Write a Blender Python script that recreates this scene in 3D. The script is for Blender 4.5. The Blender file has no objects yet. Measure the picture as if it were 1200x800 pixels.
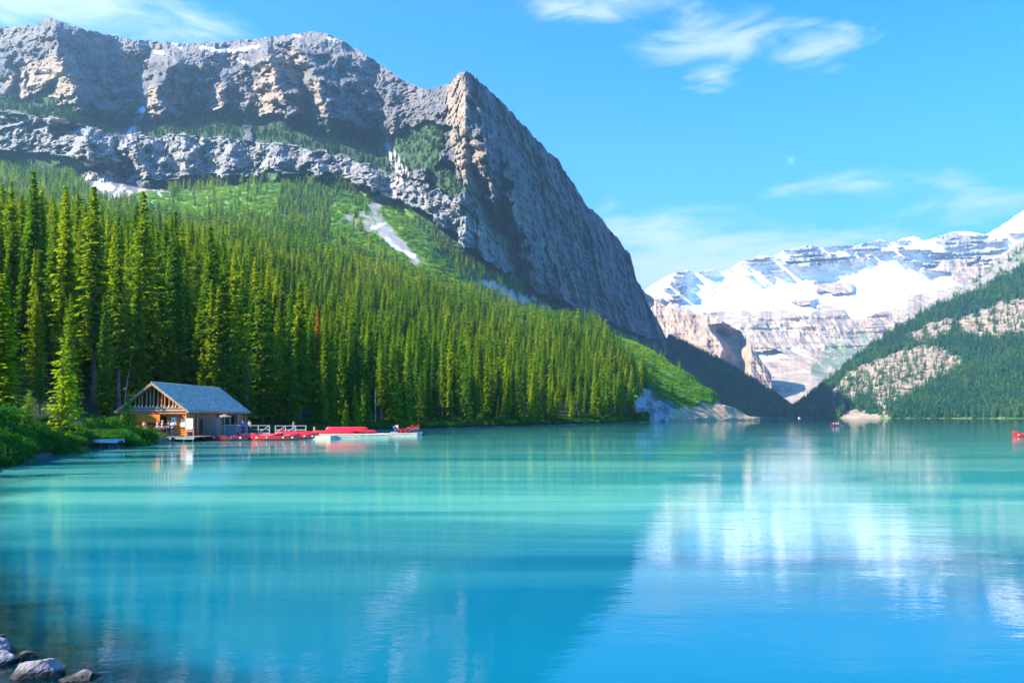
import bpy, bmesh, math, random
import numpy as np
from mathutils import Vector, Matrix, Euler
random.seed(7); rng = np.random.default_rng(11)
scn = bpy.context.scene; COL = scn.collection
R = math.radians
# ------------------------------------------------------------------ camera
F = 933.0; HZ = 488.5; CH = 2.6          # focal length in photo pixels, horizon row, camera height
cam = bpy.data.cameras.new('camera'); camo = bpy.data.objects.new('camera', cam); COL.objects.link(camo)
camo.location = (0, 0, CH); camo.rotation_euler = (R(90), 0, 0)
cam.sensor_width = 36; cam.lens = 28.0; cam.shift_y = (HZ-400)/1200; cam.clip_start = 0.1; cam.clip_end = 60000
scn.camera = camo
# ------------------------------------------------------------------ sun, sky, exposure
SUN_AZ, SUN_EL = -110.0, 34.0            # azimuth measured from the view direction, clockwise positive
sx, sy, sz = math.sin(R(SUN_AZ))*math.cos(R(SUN_EL)), math.cos(R(SUN_AZ))*math.cos(R(SUN_EL)), math.sin(R(SUN_EL))
sl = bpy.data.lights.new('sun', 'SUN'); sl.energy = 5.0; sl.angle = R(0.55); sl.color = (1.0, 0.90, 0.74)
so = bpy.data.objects.new('sun', sl); COL.objects.link(so)
so.rotation_euler = Vector((-sx, -sy, -sz)).to_track_quat('-Z', 'Y').to_euler(); so.location = (-60, -30, 60)
scn.view_settings.view_transform = 'Standard'; scn.view_settings.look = 'None'
scn.view_settings.gamma = 1.0; scn.view_settings.exposure = 1.65
scn.view_settings.use_curve_mapping = False
W = bpy.data.worlds.new('World'); scn.world = W; W.use_nodes = True
def N(nt, t, **k):
    n = nt.nodes.new(t)
    for a, b in k.items(): setattr(n, a, b)
    return n
def L(nt, a, b): nt.links.new(a, b)
def mathn(nt, op, a, b=None, c=None, clamp=False):
    n = N(nt, 'ShaderNodeMath', operation=op, use_clamp=clamp)
    for i, v in enumerate((a, b, c)):
        if v is None: continue
        if isinstance(v, (int, float)): n.inputs[i].default_value = v
        else: L(nt, v, n.inputs[i])
    return n.outputs[0]
def mixc(nt, f, a, b, blend='MIX'):
    n = N(nt, 'ShaderNodeMix', data_type='RGBA', blend_type=blend)
    for s, v in ((n.inputs[0], f), (n.inputs[6], a), (n.inputs[7], b)):
        if isinstance(v, (int, float)): s.default_value = v
        elif isinstance(v, tuple): s.default_value = v if len(v) == 4 else (*v, 1)
        else: L(nt, v, s)
    return n.outputs[2]
def maprange(nt, v, a, b, c=0.0, d=1.0, smooth=False):
    n = N(nt, 'ShaderNodeMapRange'); n.interpolation_type = 'SMOOTHSTEP' if smooth else 'LINEAR'
    L(nt, v, n.inputs[0]); n.inputs[1].default_value = a; n.inputs[2].default_value = b
    n.inputs[3].default_value = c; n.inputs[4].default_value = d; return n.outputs[0]
def noise(nt, vec, scale, detail=4, rough=0.5, dist=0.0):
    n = N(nt, 'ShaderNodeTexNoise'); n.inputs['Scale'].default_value = scale
    n.inputs['Detail'].default_value = detail; n.inputs['Roughness'].default_value = rough
    n.inputs['Distortion'].default_value = dist
    if vec is not None: L(nt, vec, n.inputs['Vector'])
    return n.outputs['Fac']
nt = W.node_tree; nt.nodes.clear()
wo = N(nt, 'ShaderNodeOutputWorld'); bg = N(nt, 'ShaderNodeBackground'); L(nt, bg.outputs[0], wo.inputs[0])
sky = N(nt, 'ShaderNodeTexSky', sky_type='NISHITA'); sky.sun_disc = False
sky.sun_elevation = R(SUN_EL); sky.sun_rotation = R(SUN_AZ); sky.altitude = 1700; sky.air_density = 1.0; sky.dust_density = 0.3; sky.ozone_density = 2.0
bg.inputs[1].default_value = 0.10
skyc = mixc(nt, 1.0, sky.outputs[0], (0.0, 0.79, 1.75), 'MULTIPLY')
# clouds: direction d -> (x/y, z/y) gives the slope above the horizon
tc = N(nt, 'ShaderNodeTexCoord'); sp = N(nt, 'ShaderNodeSeparateXYZ'); L(nt, tc.outputs['Generated'], sp.inputs[0])
gx, gy, gz = sp.outputs
az = mathn(nt, 'ARCTAN2', gx, gy); el = mathn(nt, 'ARCSINE', gz)
cb = N(nt, 'ShaderNodeCombineXYZ'); L(nt, az, cb.inputs[0]); L(nt, el, cb.inputs[1])
mpn = N(nt, 'ShaderNodeMapping'); mpn.inputs['Scale'].default_value = (1.0, 3.4, 1); mpn.inputs['Rotation'].default_value = (0, 0, R(-8)); L(nt, cb.outputs[0], mpn.inputs[0])
cn = noise(nt, mpn.outputs[0], 9.0, 9, 0.62, 0.5)
big = noise(nt, mpn.outputs[0], 2.0, 3, 0.5)
def blob(px, py, rx, ry, w=1.0):
    a0 = math.atan((px-600)/F); e0 = math.atan((HZ-py)/F*math.cos(a0))
    u = mathn(nt, 'DIVIDE', mathn(nt, 'SUBTRACT', az, a0), rx/F); v = mathn(nt, 'DIVIDE', mathn(nt, 'SUBTRACT', el, e0), ry/F)
    d = mathn(nt, 'SQRT', mathn(nt, 'ADD', mathn(nt, 'MULTIPLY', u, u), mathn(nt, 'MULTIPLY', v, v)))
    return mathn(nt, 'MULTIPLY', mathn(nt, 'SUBTRACT', 1.0, d, clamp=True), w)
acc = None
for b in [(60, -5, 230, 55, 1.6), (730, -5, 150, 42, 1.4), (850, 45, 130, 42, 1.2), (955, 60, 95, 30, 1.25), (835, 88, 50, 22, 1.3), (800, 40, 75, 40, .7),
          (760, 275, 180, 40, 1.4), (850, 316, 260, 62, 2.1), (985, 217, 110, 22, 1.05), (1140, 240, 130, 28, .95), (1080, 215, 190, 45, .5), (700, 245, 60, 22, .7)]:
    v = blob(*b); acc = v if acc is None else mathn(nt, 'MAXIMUM', acc, v)
# the same thin cirrus elsewhere in the sky, from noise alone
oth = maprange(nt, big, 0.52, 0.75, 0.0, 0.55)
out_of_view = maprange(nt, mathn(nt, 'ABSOLUTE', az), 0.62, 0.9)
acc = mathn(nt, 'MAXIMUM', acc, mathn(nt, 'MULTIPLY', oth, out_of_view))
cn = mathn(nt, 'MULTIPLY', mathn(nt, 'SUBTRACT', cn, 0.5), 2.2)
cm = maprange(nt, mathn(nt, 'ADD', mathn(nt, 'MULTIPLY', mathn(nt, 'POWER', acc, .7), 1.0), cn), 0.38, 1.45, 0, 1, True)
cm = mathn(nt, 'MULTIPLY', cm, mathn(nt, 'MULTIPLY', maprange(nt, acc, .0, .35), 0.8))
hor = mathn(nt, 'POWER', maprange(nt, el, 0.0, 0.45, 1.0, 0.0), 1.4)
skyc = mixc(nt, mathn(nt, 'MULTIPLY', hor, 0.8), skyc, (1.3, 2.5, 3.4))
skyf = mixc(nt, cm, skyc, (3.5, 3.85, 4.05)); L(nt, skyf, bg.inputs[0])
# ------------------------------------------------------------------ render settings
scn.render.engine = 'CYCLES'; cy = scn.cycles
cy.max_bounces = 5; cy.diffuse_bounces = 2; cy.glossy_bounces = 3; cy.transmission_bounces = 2; cy.transparent_max_bounces = 8; cy.volume_bounces = 0
cy.use_denoising = True; cy.denoiser = 'OPENIMAGEDENOISE'; cy.use_adaptive_sampling = True; cy.adaptive_threshold = 0.02
scn.render.filter_size = 1.0; cy.caustics_reflective = False; cy.caustics_refractive = False; cy.sample_clamp_indirect = 6
# ------------------------------------------------------------------ numpy noise
_perm = np.arange(256); np.random.default_rng(3).shuffle(_perm); _perm = np.concatenate([_perm, _perm, _perm])
_g = np.random.default_rng(5).normal(size=(256, 3)); _g /= np.linalg.norm(_g, axis=1)[:, None]
def perlin(x, y, z=None):
    x = np.asarray(x, float); y = np.asarray(y, float); z = np.zeros_like(x) if z is None else np.asarray(z, float)+np.zeros_like(x)
    xi, yi, zi = (np.floor(v).astype(int) for v in (x, y, z)); fx, fy, fz = x-xi, y-yi, z-zi
    u, v, w = (t*t*t*(t*(t*6-15)+10) for t in (fx, fy, fz)); r = 0
    for i in (0, 1):
        for j in (0, 1):
            for k in (0, 1):
                g = _g[_perm[_perm[_perm[(xi+i) & 255]+((yi+j) & 255)]+((zi+k) & 255)]]
                d = g[..., 0]*(fx-i)+g[..., 1]*(fy-j)+g[..., 2]*(fz-k)
                r = r + d*(u if i else 1-u)*(v if j else 1-v)*(w if k else 1-w)
    return r*1.6
def fbm(x, y, z=None, o=5, g=0.5):
    r = 0; a = 1; f = 1
    for i in range(o): r = r+a*perlin(x*f+i*17.1, y*f-i*9.3, None if z is None else z*f+i*3.7); a *= g; f *= 2.03
    return r
def ridged(x, y, z=None, o=5, g=0.5):
    r = 0; a = 1; f = 1; s = 0
    for i in range(o): r = r+a*(1-2*np.abs(perlin(x*f+i*13.7, y*f+i*5.1, None if z is None else z*f))); s += a; a *= g; f *= 2.07
    return r/s
# ------------------------------------------------------------------ object helpers
def tag(o, label=None, cat=None, group=None, kind=None):
    if label: o['label'] = label
    if cat: o['category'] = cat
    if group: o['group'] = group
    if kind: o['kind'] = kind
    return o
def empty(name, loc=(0, 0, 0), rz=0.0):
    o = bpy.data.objects.new(name, None); COL.objects.link(o); o.location = loc; o.rotation_euler = (0, 0, rz); o.empty_display_size = .3; return o
class MB:
    def __init__(s): s.v = []; s.f = []
    def add(s, vs, fs):
        b = len(s.v); s.v += [tuple(p) for p in vs]; s.f += [tuple(i+b for i in f) for f in fs]; return s
    def box(s, c, d, rot=None):
        x, y, z = d[0]/2, d[1]/2, d[2]/2; vs = []
        for p in ((-x,-y,-z),(x,-y,-z),(x,y,-z),(-x,y,-z),(-x,-y,z),(x,-y,z),(x,y,z),(-x,y,z)):
            q = Vector(p)
            if rot is not None: q = rot @ q
            vs.append(q+Vector(c))
        return s.add(vs, [(3,2,1,0),(4,5,6,7),(0,1,5,4),(1,2,6,5),(2,3,7,6),(3,0,4,7)])
    def beam(s, a, b, w, h, up=(0, 0, 1)):
        a, b = Vector(a), Vector(b); d = (b-a).normalized(); u = Vector(up)
        if abs(d.dot(u)) > .99: u = Vector((0, 1, 0))
        r = d.cross(u).normalized(); u = r.cross(d); vs = []
        for p in (a, b):
            for i, j in ((-1,-1),(1,-1),(1,1),(-1,1)): vs.append(p+r*(i*w/2)+u*(j*h/2))
        return s.add(vs, [(0,1,2,3),(7,6,5,4),(0,4,5,1),(1,5,6,2),(2,6,7,3),(3,7,4,0)])
    def tube(s, pts, rs, n=8, cap=True):
        pts = [Vector(p) for p in pts]; vs = []; fs = []
        if isinstance(rs, (int, float)): rs = [rs]*len(pts)
        for i, p in enumerate(pts):
            d = (pts[min(i+1, len(pts)-1)]-pts[max(i-1, 0)]).normalized(); u = Vector((0, 0, 1)) if abs(d.z) < .95 else Vector((0, 1, 0))
            r = d.cross(u).normalized(); u = r.cross(d)
            for k in range(n):
                a = 2*math.pi*k/n; vs.append(p+(r*math.cos(a)+u*math.sin(a))*rs[i])
        for i in range(len(pts)-1):
            for k in range(n): fs.append((i*n+k, i*n+(k+1) % n, (i+1)*n+(k+1) % n, (i+1)*n+k))
        if cap: fs.append(tuple(range(n-1, -1, -1))); fs.append(tuple((len(pts)-1)*n+k for k in range(n)))
        return s.add(vs, fs)
    def mesh(s, name, mat, smooth=False):
        m = bpy.data.meshes.new(name); m.from_pydata(s.v, [], s.f); m.update()
        if mat: m.materials.append(mat)
        if smooth: m.shade_smooth()
        return m
    def build(s, name, mat, parent=None, smooth=False, loc=None):
        o = bpy.data.objects.new(name, s.mesh(name, mat, smooth)); COL.objects.link(o)
        if parent: o.parent = parent
        if loc is not None: o.location = loc
        return o
def np_mesh(name, V, Q, mat, colors=None, smooth=True, attrs=None):
    """V (n,3), Q (m,k) index array -> mesh"""
    m = bpy.data.meshes.new(name); k = Q.shape[1]
    m.vertices.add(len(V)); m.vertices.foreach_set('co', V.astype(np.float32).ravel())
    m.loops.add(Q.size); m.loops.foreach_set('vertex_index', Q.astype(np.int32).ravel())
    m.polygons.add(len(Q)); m.polygons.foreach_set('loop_start', np.arange(0, Q.size, k, dtype=np.int32))
    try: m.polygons.foreach_set('loop_total', np.full(len(Q), k, dtype=np.int32))
    except Exception: pass
    m.polygons.foreach_set('use_smooth', np.full(len(Q), smooth)); m.update(calc_edges=True)
    if colors is not None:
        a = m.color_attributes.new('tint', 'FLOAT_COLOR', 'POINT'); c = np.ones((len(V), 4), np.float32); c[:, :3] = colors; a.data.foreach_set('color', c.ravel())
    for an, arr in (attrs or {}).items():
        a = m.attributes.new(an, 'FLOAT', 'POINT'); a.data.foreach_set('value', arr.astype(np.float32))
    if mat: m.materials.append(mat)
    return m
def link_mesh(name, m, parent=None):
    o = bpy.data.objects.new(name, m); COL.objects.link(o)
    if parent: o.parent = parent
    return o
def gridq(nr, nc):
    i = np.arange(nr-1)[:, None]*nc+np.arange(nc-1)[None, :]
    return np.stack([i, i+1, i+nc+1, i+nc], -1).reshape(-1, 4)
def P(px, D, z=None, py=None):
    """world point on the ray through photo column px at distance D"""
    if z is None: z = CH+(HZ-py)/F*D
    return Vector(((px-600)/F*D, D, z))
# ------------------------------------------------------------------ materials
MATS = {}
def mat(name, col, rough=0.8, var=0.25, scale=6.0, bump=0.0, metal=0.0, spec=0.3, stretch=(1, 1, 1), coat=0.0, dark=None):
    if name in MATS: return MATS[name]
    m = bpy.data.materials.new(name); m.use_nodes = True; t = m.node_tree; b = t.nodes['Principled BSDF']
    tc = N(t, 'ShaderNodeTexCoord'); mp = N(t, 'ShaderNodeMapping'); mp.inputs['Scale'].default_value = stretch; L(t, tc.outputs['Object'], mp.inputs[0])
    n = noise(t, mp.outputs[0], scale, 6, .6)
    d = dark or tuple(c*(1-var) for c in col); l = tuple(min(1, c*(1+var)) for c in col)
    L(t, mixc(t, maprange(t, n, .3, .7), d, l), b.inputs['Base Color'])
    b.inputs['Roughness'].default_value = rough; b.inputs['Metallic'].default_value = metal; b.inputs['Specular IOR Level'].default_value = spec
    if coat: b.inputs['Coat Weight'].default_value = coat
    if bump:
        bp = N(t, 'ShaderNodeBump'); bp.inputs['Distance'].default_value = bump; L(t, n, bp.inputs['Height']); L(t, bp.outputs[0], b.inputs['Normal'])
    MATS[name] = m; return m
def terrain_mat(name, s1, s2, bump, rough=0.95, lo=.5, hi=1.5, veg=False):
    m = bpy.data.materials.new(name); m.use_nodes = True; t = m.node_tree; b = t.nodes['Principled BSDF']
    at = N(t, 'ShaderNodeAttribute', attribute_name='tint'); g = N(t, 'ShaderNodeNewGeometry')
    n1 = noise(t, g.outputs['Position'], s1, 8, .65); n2 = noise(t, g.outputs['Position'], s2, 4, .6)
    f = mathn(t, 'MULTIPLY', maprange(t, n1, .25, .75, lo, hi), maprange(t, n2, .3, .7, .88, 1.12))
    vm = N(t, 'ShaderNodeVectorMath', operation='SCALE'); L(t, at.outputs['Color'], vm.inputs[0]); L(t, f, vm.inputs['Scale'])
    L(t, vm.outputs[0], b.inputs['Base Color']); b.inputs['Roughness'].default_value = rough; b.inputs['Specular IOR Level'].default_value = .15
    bp = N(t, 'ShaderNodeBump'); bp.inputs['Distance'].default_value = bump; L(t, n1, bp.inputs['Height']); L(t, bp.outputs[0], b.inputs['Normal'])
    return m
def leaf_mat(name, dark, light, trans=0.3):
    m = bpy.data.materials.new(name); m.use_nodes = True; t = m.node_tree; t.nodes.clear()
    o = N(t, 'ShaderNodeOutputMaterial'); oi = N(t, 'ShaderNodeObjectInfo'); g = N(t, 'ShaderNodeNewGeometry')
    n = noise(t, g.outputs['Position'], .9, 2); f = mathn(t, 'ADD', mathn(t, 'MULTIPLY', oi.outputs['Random'], .65), mathn(t, 'MULTIPLY', g.outputs['Random Per Island'], .35))
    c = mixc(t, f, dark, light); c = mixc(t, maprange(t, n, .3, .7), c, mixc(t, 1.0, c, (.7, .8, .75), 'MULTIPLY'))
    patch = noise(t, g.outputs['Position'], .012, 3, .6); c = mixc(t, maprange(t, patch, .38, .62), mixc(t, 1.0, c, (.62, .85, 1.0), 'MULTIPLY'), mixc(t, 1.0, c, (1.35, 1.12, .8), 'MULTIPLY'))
    c = mixc(t, 1.0, c, oi.outputs['Color'], 'MULTIPLY')
    d = N(t, 'ShaderNodeBsdfDiffuse'); tr = N(t, 'ShaderNodeBsdfTranslucent'); L(t, c, d.inputs[0]); L(t, mixc(t, 1.0, c, (1.3, 1.35, .6), 'MULTIPLY'), tr.inputs[0])
    ms = N(t, 'ShaderNodeMixShader'); ms.inputs[0].default_value = trans; L(t, d.outputs[0], ms.inputs[1]); L(t, tr.outputs[0], ms.inputs[2]); L(t, ms.outputs[0], o.inputs[0])
    return m
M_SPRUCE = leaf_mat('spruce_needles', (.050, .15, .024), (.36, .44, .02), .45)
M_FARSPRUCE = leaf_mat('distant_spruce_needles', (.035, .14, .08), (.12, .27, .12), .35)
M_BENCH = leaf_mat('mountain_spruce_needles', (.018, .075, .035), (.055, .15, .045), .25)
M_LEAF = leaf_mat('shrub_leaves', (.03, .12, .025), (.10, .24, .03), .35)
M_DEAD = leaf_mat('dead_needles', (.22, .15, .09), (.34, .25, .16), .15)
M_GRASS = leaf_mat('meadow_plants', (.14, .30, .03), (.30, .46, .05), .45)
M_BARK = mat('bark', (.16, .12, .09), .95, .4, 9, .02, stretch=(1, 1, .3))
M_SNAG = mat('bleached_wood', (.42, .38, .34), .9, .3, 9, .01, stretch=(1, 1, .2))
# ------------------------------------------------------------------ terrain tools
def ip(x, tab):
    a = np.array(tab, float); return np.interp(x, a[:, 0], a[:, 1])
def inpoly(x, y, pts):
    r = np.zeros(np.shape(x), bool); n = len(pts)
    for i in range(n):
        x1, y1 = pts[i]; x2, y2 = pts[(i+1) % n]
        if y1 == y2: continue
        c = ((y1 > y) != (y2 > y)) & (x < (x2-x1)*(y-y1)/(y2-y1)+x1); r ^= c
    return r
def dline(x, y, pts):
    d = np.full(np.shape(x), 1e9)
    for (x1, y1), (x2, y2) in zip(pts[:-1], pts[1:]):
        vx, vy = x2-x1, y2-y1; t = np.clip(((x-x1)*vx+(y-y1)*vy)/(vx*vx+vy*vy), 0, 1)
        d = np.minimum(d, np.hypot(x-x1-t*vx, y-y1-t*vy))
    return d
def sm(x, a, b): t = np.clip((x-a)/(b-a), 0, 1); return t*t*(3-2*t)
def blend(c, col, m):
    m = np.clip(m, 0, 1)[..., None]; return c*(1-m)+np.array(col)*m
def world(px, py, D):
    return np.stack([(px-600)/F*D, D, CH+(HZ-py)/F*D], -1)
# ---- contours of the left massif in photo rows; each is [column, row]
A_ = [(-260,42),(0,33),(30,30),(42,32),(47,25),(58,21),(75,27),(100,35),(150,46),(200,50),(213,52),(250,50),(300,46),(345,40),(362,37),(380,39),(400,47),(440,72),(470,93),(497,105),(512,104),(530,95),(540,85),(546,83),(555,88),(575,107),(600,132),(625,160),(645,180),(655,188),(660,200),(675,220),(690,243),(700,250),(720,275),(738,296),(742,312),(745,325),(760,358),(775,385),(782,397),(800,402),(840,422),(880,445),(912,467),(925,478),(940,487)]
AD = [(-260,2700),(0,2480),(345,2380),(440,2230),(497,2000),(530,1640),(545,1500),(600,1730),(650,1950),(700,2190),(740,2400),(782,2640),(850,2450),(940,2300)]
B_ = [(-260,120),(0,116),(60,122),(100,137),(140,150),(180,142),(240,138),(300,142),(350,140),(400,150),(440,163),(470,160),(500,150),(530,165),(560,190),(600,225),(650,270),(700,320),(740,350),(770,382),(782,400),(850,440),(940,487.5)]
BD = [(-260,2300),(0,2200),(300,2120),(440,2020),(500,1700),(545,1430),(600,1650),(650,1860),(700,2100),(740,2330),(782,2600),(850,2300),(940,2200)]
C_ = [(-260,135),(0,131),(60,138),(110,150),(150,164),(200,158),(250,160),(300,166),(350,172),(400,182),(440,196),(470,206),(500,212),(530,228),(560,255),(600,285),(650,312),(700,342),(740,366),(770,389),(782,404),(850,455),(940,488)]
CD = [(-260,1750),(0,1680),(300,1640),(440,1600),(500,1470),(545,1370),(600,1590),(650,1800),(700,2040),(740,2280),(782,2560),(850,2150),(940,2050)]
E_ = [(-260,180),(0,175),(60,180),(110,193),(150,212),(200,210),(250,206),(300,203),(350,203),(400,209),(440,224),(480,240),(520,264),(550,292),(600,326),(650,352),(700,373),(740,388),(770,398),(782,412),(850,470),(940,488.6)]
ED = [(-260,1620),(0,1560),(300,1520),(440,1480),(500,1380),(545,1330),(600,1530),(650,1730),(700,1970),(740,2200),(782,2480),(850,1950),(940,1900)]
G_ = [(-260,300),(300,330),(500,400),(600,440),(700,470),(782,486),(850,491),(940,491)]
GD = [(-260,1100),(300,1000),(500,950),(600,1000),(700,1150),(782,1350),(850,1500),(940,1750)]
GULLY = [(453,158),(458,175),(466,190),(474,203),(462,218),(447,232),(438,246),(446,262),(456,276),(470,290),(486,303)]
LEFTGRAVEL = [(165,128),(155,155),(140,185),(128,205),(112,216),(100,225)]
def paint(px, py, cliff=False):
    """surface colours of the left massif, with sunlit warmth painted on the spurs"""
    wx = px+7*fbm(px/22, py/22, o=3); wy = py+6*fbm(px/22+40, py/18, o=3)
    yA, yB, yC, yE = ip(wx, A_), ip(wx, B_), ip(wx, C_), ip(wx, E_)
    n = fbm(px/9, py/14, o=4); nb = fbm(px/45+7, py/30, o=4)
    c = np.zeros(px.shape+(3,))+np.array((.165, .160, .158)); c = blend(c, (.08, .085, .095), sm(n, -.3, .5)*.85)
    # warm tan painted where the spur faces catch the sun
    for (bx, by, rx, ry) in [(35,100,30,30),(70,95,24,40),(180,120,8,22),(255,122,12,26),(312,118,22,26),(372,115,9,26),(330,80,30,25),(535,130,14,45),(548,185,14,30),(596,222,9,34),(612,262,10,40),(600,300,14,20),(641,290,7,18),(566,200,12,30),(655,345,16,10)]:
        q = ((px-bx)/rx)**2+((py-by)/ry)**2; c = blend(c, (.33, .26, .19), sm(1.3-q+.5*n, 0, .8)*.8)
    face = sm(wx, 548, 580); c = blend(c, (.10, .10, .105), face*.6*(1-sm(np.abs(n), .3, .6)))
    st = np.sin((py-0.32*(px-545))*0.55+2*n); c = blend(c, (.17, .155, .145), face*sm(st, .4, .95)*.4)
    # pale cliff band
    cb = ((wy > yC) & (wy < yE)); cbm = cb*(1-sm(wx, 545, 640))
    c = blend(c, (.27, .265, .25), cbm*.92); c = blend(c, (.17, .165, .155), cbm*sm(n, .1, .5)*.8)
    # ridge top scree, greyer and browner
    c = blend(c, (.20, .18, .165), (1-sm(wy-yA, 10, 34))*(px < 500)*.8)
    # bench forest floor
    veg = ((wy > yB-2-16*sm(nb, -.1, .6)) & (wy < yC) & (wx < 478)); veg &= ~((np.abs(px-150) < 16) & (py < 175)); veg &= ~(np.abs(px-290) < 5+4*n)
    g2 = inpoly(wx, wy, [(478,150),(500,140),(528,150),(520,180),(515,200),(480,200),(474,178)]) | inpoly(wx, wy, [(500,190),(530,190),(545,225),(530,235),(500,215)])
    low = (wy >= yE) & (wx < 800); lowveg = low & ~(inpoly(wx, wy, [(100,205),(135,195),(190,225),(180,240),(130,238),(105,225)]))
    fs = wx >= 782
    veg = veg | g2
    c = blend(c, (.05, .085, .035), veg*1.0)
    c = blend(c, (.055, .10, .035), lowveg*1.0); c = blend(c, (.05, .13, .10), fs*1.0)
    # open green slopes
    mead = inpoly(wx, wy, [(150,232),(205,222),(260,222),(300,214),(330,212),(325,250),(290,262),(210,262),(160,250)]) | inpoly(wx, wy, [(395,225),(430,228),(470,236),(520,300),(560,345),(500,330),(430,318),(380,300),(385,250)]) | inpoly(wx, wy, [(705,385),(722,388),(745,400),(775,418),(800,434),(830,455),(846,470),(800,480),(770,462),(735,436),(712,412)])
    c = blend(c, (.15, .29, .035), mead*1.0); c = blend(c, (.055, .14, .03), mead*sm(n+.5*nb, -.2, .4)*.85); c = blend(c, (.20, .19, .09), mead*sm(fbm(px/5+50, py/3, o=3), .35, .7)*.5)
    # gravel gullies, talus, snow
    gl = dline(wx, wy, GULLY)-6-3*nb; c = blend(c, (.42, .37, .33), sm(-gl, -1.5, 1.5))
    gl = dline(wx, wy, LEFTGRAVEL)-3.5-3*nb; c = blend(c, (.44, .40, .37), sm(-gl, -2, 2))
    tal = inpoly(wx, wy, [(98,208),(130,200),(150,222),(200,222),(190,236),(120,232)]); c = blend(c, (.46, .41, .36), (tal & (n > -.15))*.9)
    tal2 = inpoly(wx, wy, [(400,250),(450,248),(455,268),(470,285),(430,272),(405,262)]); c = blend(c, (.42, .36, .30), (tal2 & (n > .05))*.8)
    tal3 = dline(wx, wy, [(556,330),(600,345),(640,362),(655,376)])-5-7*n; c = blend(c, (.43, .37, .32), sm(-tal3, -1, 2)*.85)
    scr = inpoly(wx, wy, [(752,452),(770,468),(790,480),(806,496),(745,500),(742,480)]); c = blend(c, (.38, .33, .29), scr*1.0); c = blend(c, (.13, .12, .11), scr*sm(n, -.2, .4)*.9)
    tan = inpoly(wx, wy, [(795,476),(830,482),(846,466),(870,478),(905,500),(780,500)]); c = blend(c, (.47, .32, .17), tan*1.0); c = blend(c, (.36, .25, .15), tan*sm(n, 0, .5)*.8)
    w = dline(px+1.5*n, py+1.5*n, [(0,0),(1,0)])*0
    for pts, r in [([(236,56),(262,61),(285,58),(302,54)],1.6),([(205,50),(212,56)],2.2),([(180,60),(190,62)],1.6),([(165,52),(172,53)],1.2),([(168,127),(166,140)],2.6),([(156,150),(152,157)],2.6),([(455,178),(459,186)],2.2),([(461,190),(466,200)],2.2),([(455,284),(470,295),(484,300)],2.4),([(452,277),(458,284)],1.6),([(112,218),(130,220)],3),([(104,232),(118,234)],2),([(118,209),(128,200)],2.2),([(382,44),(392,48)],1.2),([(275,70),(288,73)],1.2),([(345,42),(352,43)],1),([(436,268),(450,262)],1.3)]:
        d = dline(px+2.5*n, py+1.2*n, pts)-r; c = blend(c, (.82, .82, .84), sm(-d, -.8, .5))
    return c, veg, mead, lowveg
# ---- the mountain itself
SPURS = [([(58,21),(66,60),(84,100),(92,132)], 60, 78, 170), ([(22,45),(30,80),(36,118)], 22, 22, 55), ([(208,62),(196,85),(184,108),(186,136)], 34, 62, 120), ([(150,48),(140,70),(138,95)], 34, 26, 40),
         ([(262,85),(260,105),(258,135)], 22, 34, 75), ([(312,52),(318,80),(334,112),(340,138)], 46, 30, 110), ([(346,44),(368,85),(380,115),(384,148)], 24, 66, 120), ([(150,158),(160,185),(170,205)], 24, 40, 50),
         ([(105,150),(108,172),(112,185)], 50, 36, 60), ([(60,140),(62,175)], 18, 14, 22), ([(215,160),(220,200)], 22, 18, 24), ([(268,160),(272,200)], 20, 18, 22), ([(320,168),(324,200)], 24, 16, 26), ([(365,175),(372,205)], 20, 15, 22), ([(430,192),(438,222)], 26, 14, 28),
         ([(592,185),(600,225),(606,262)], 11, 26, 60), ([(612,236),(618,290),(626,320)], 12, 22, 40), ([(640,272),(642,306)], 6, 10, 26), ([(655,330),(662,352)], 12, 14, 28), ([(118,42),(108,70),(112,100)], 20, 22, 50), ([(240,60),(232,84),(226,118)], 18, 26, 60), ([(286,60),(284,86),(290,128)], 16, 24, 60), ([(408,60),(416,96),(428,130)], 26, 30, 60), ([(448,90),(456,120),(462,150)], 20, 22, 40), ([(10,50),(8,90),(6,120)], 16, 22, 50), ([(566,150),(574,200),(580,240)], 16, 26, 40), ([(690,250),(700,300),(710,345)], 22, 20, 22), ([(500,110),(505,140),(512,190)], 20, 18, 26)]
def spur_off(px, py, S):
    o = np.zeros(px.shape)
    for pts, wl, wr, h in S:
        a = np.array(pts, float); xc = np.interp(py, a[:, 1], a[:, 0]); d = px-xc+11*fbm(px/24+3, py/15, o=4)
        p = np.where(d < 0, 1+d/wl, 1-d/wr); y0, y1 = a[0, 1], a[-1, 1]; e = sm(py, y0-14, y0+18)*(1-sm(py, y1-6, y1+22))
        o = np.maximum(o, 2.9*h*np.clip(p, 0, 1)**.95*e)
    return o
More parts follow.
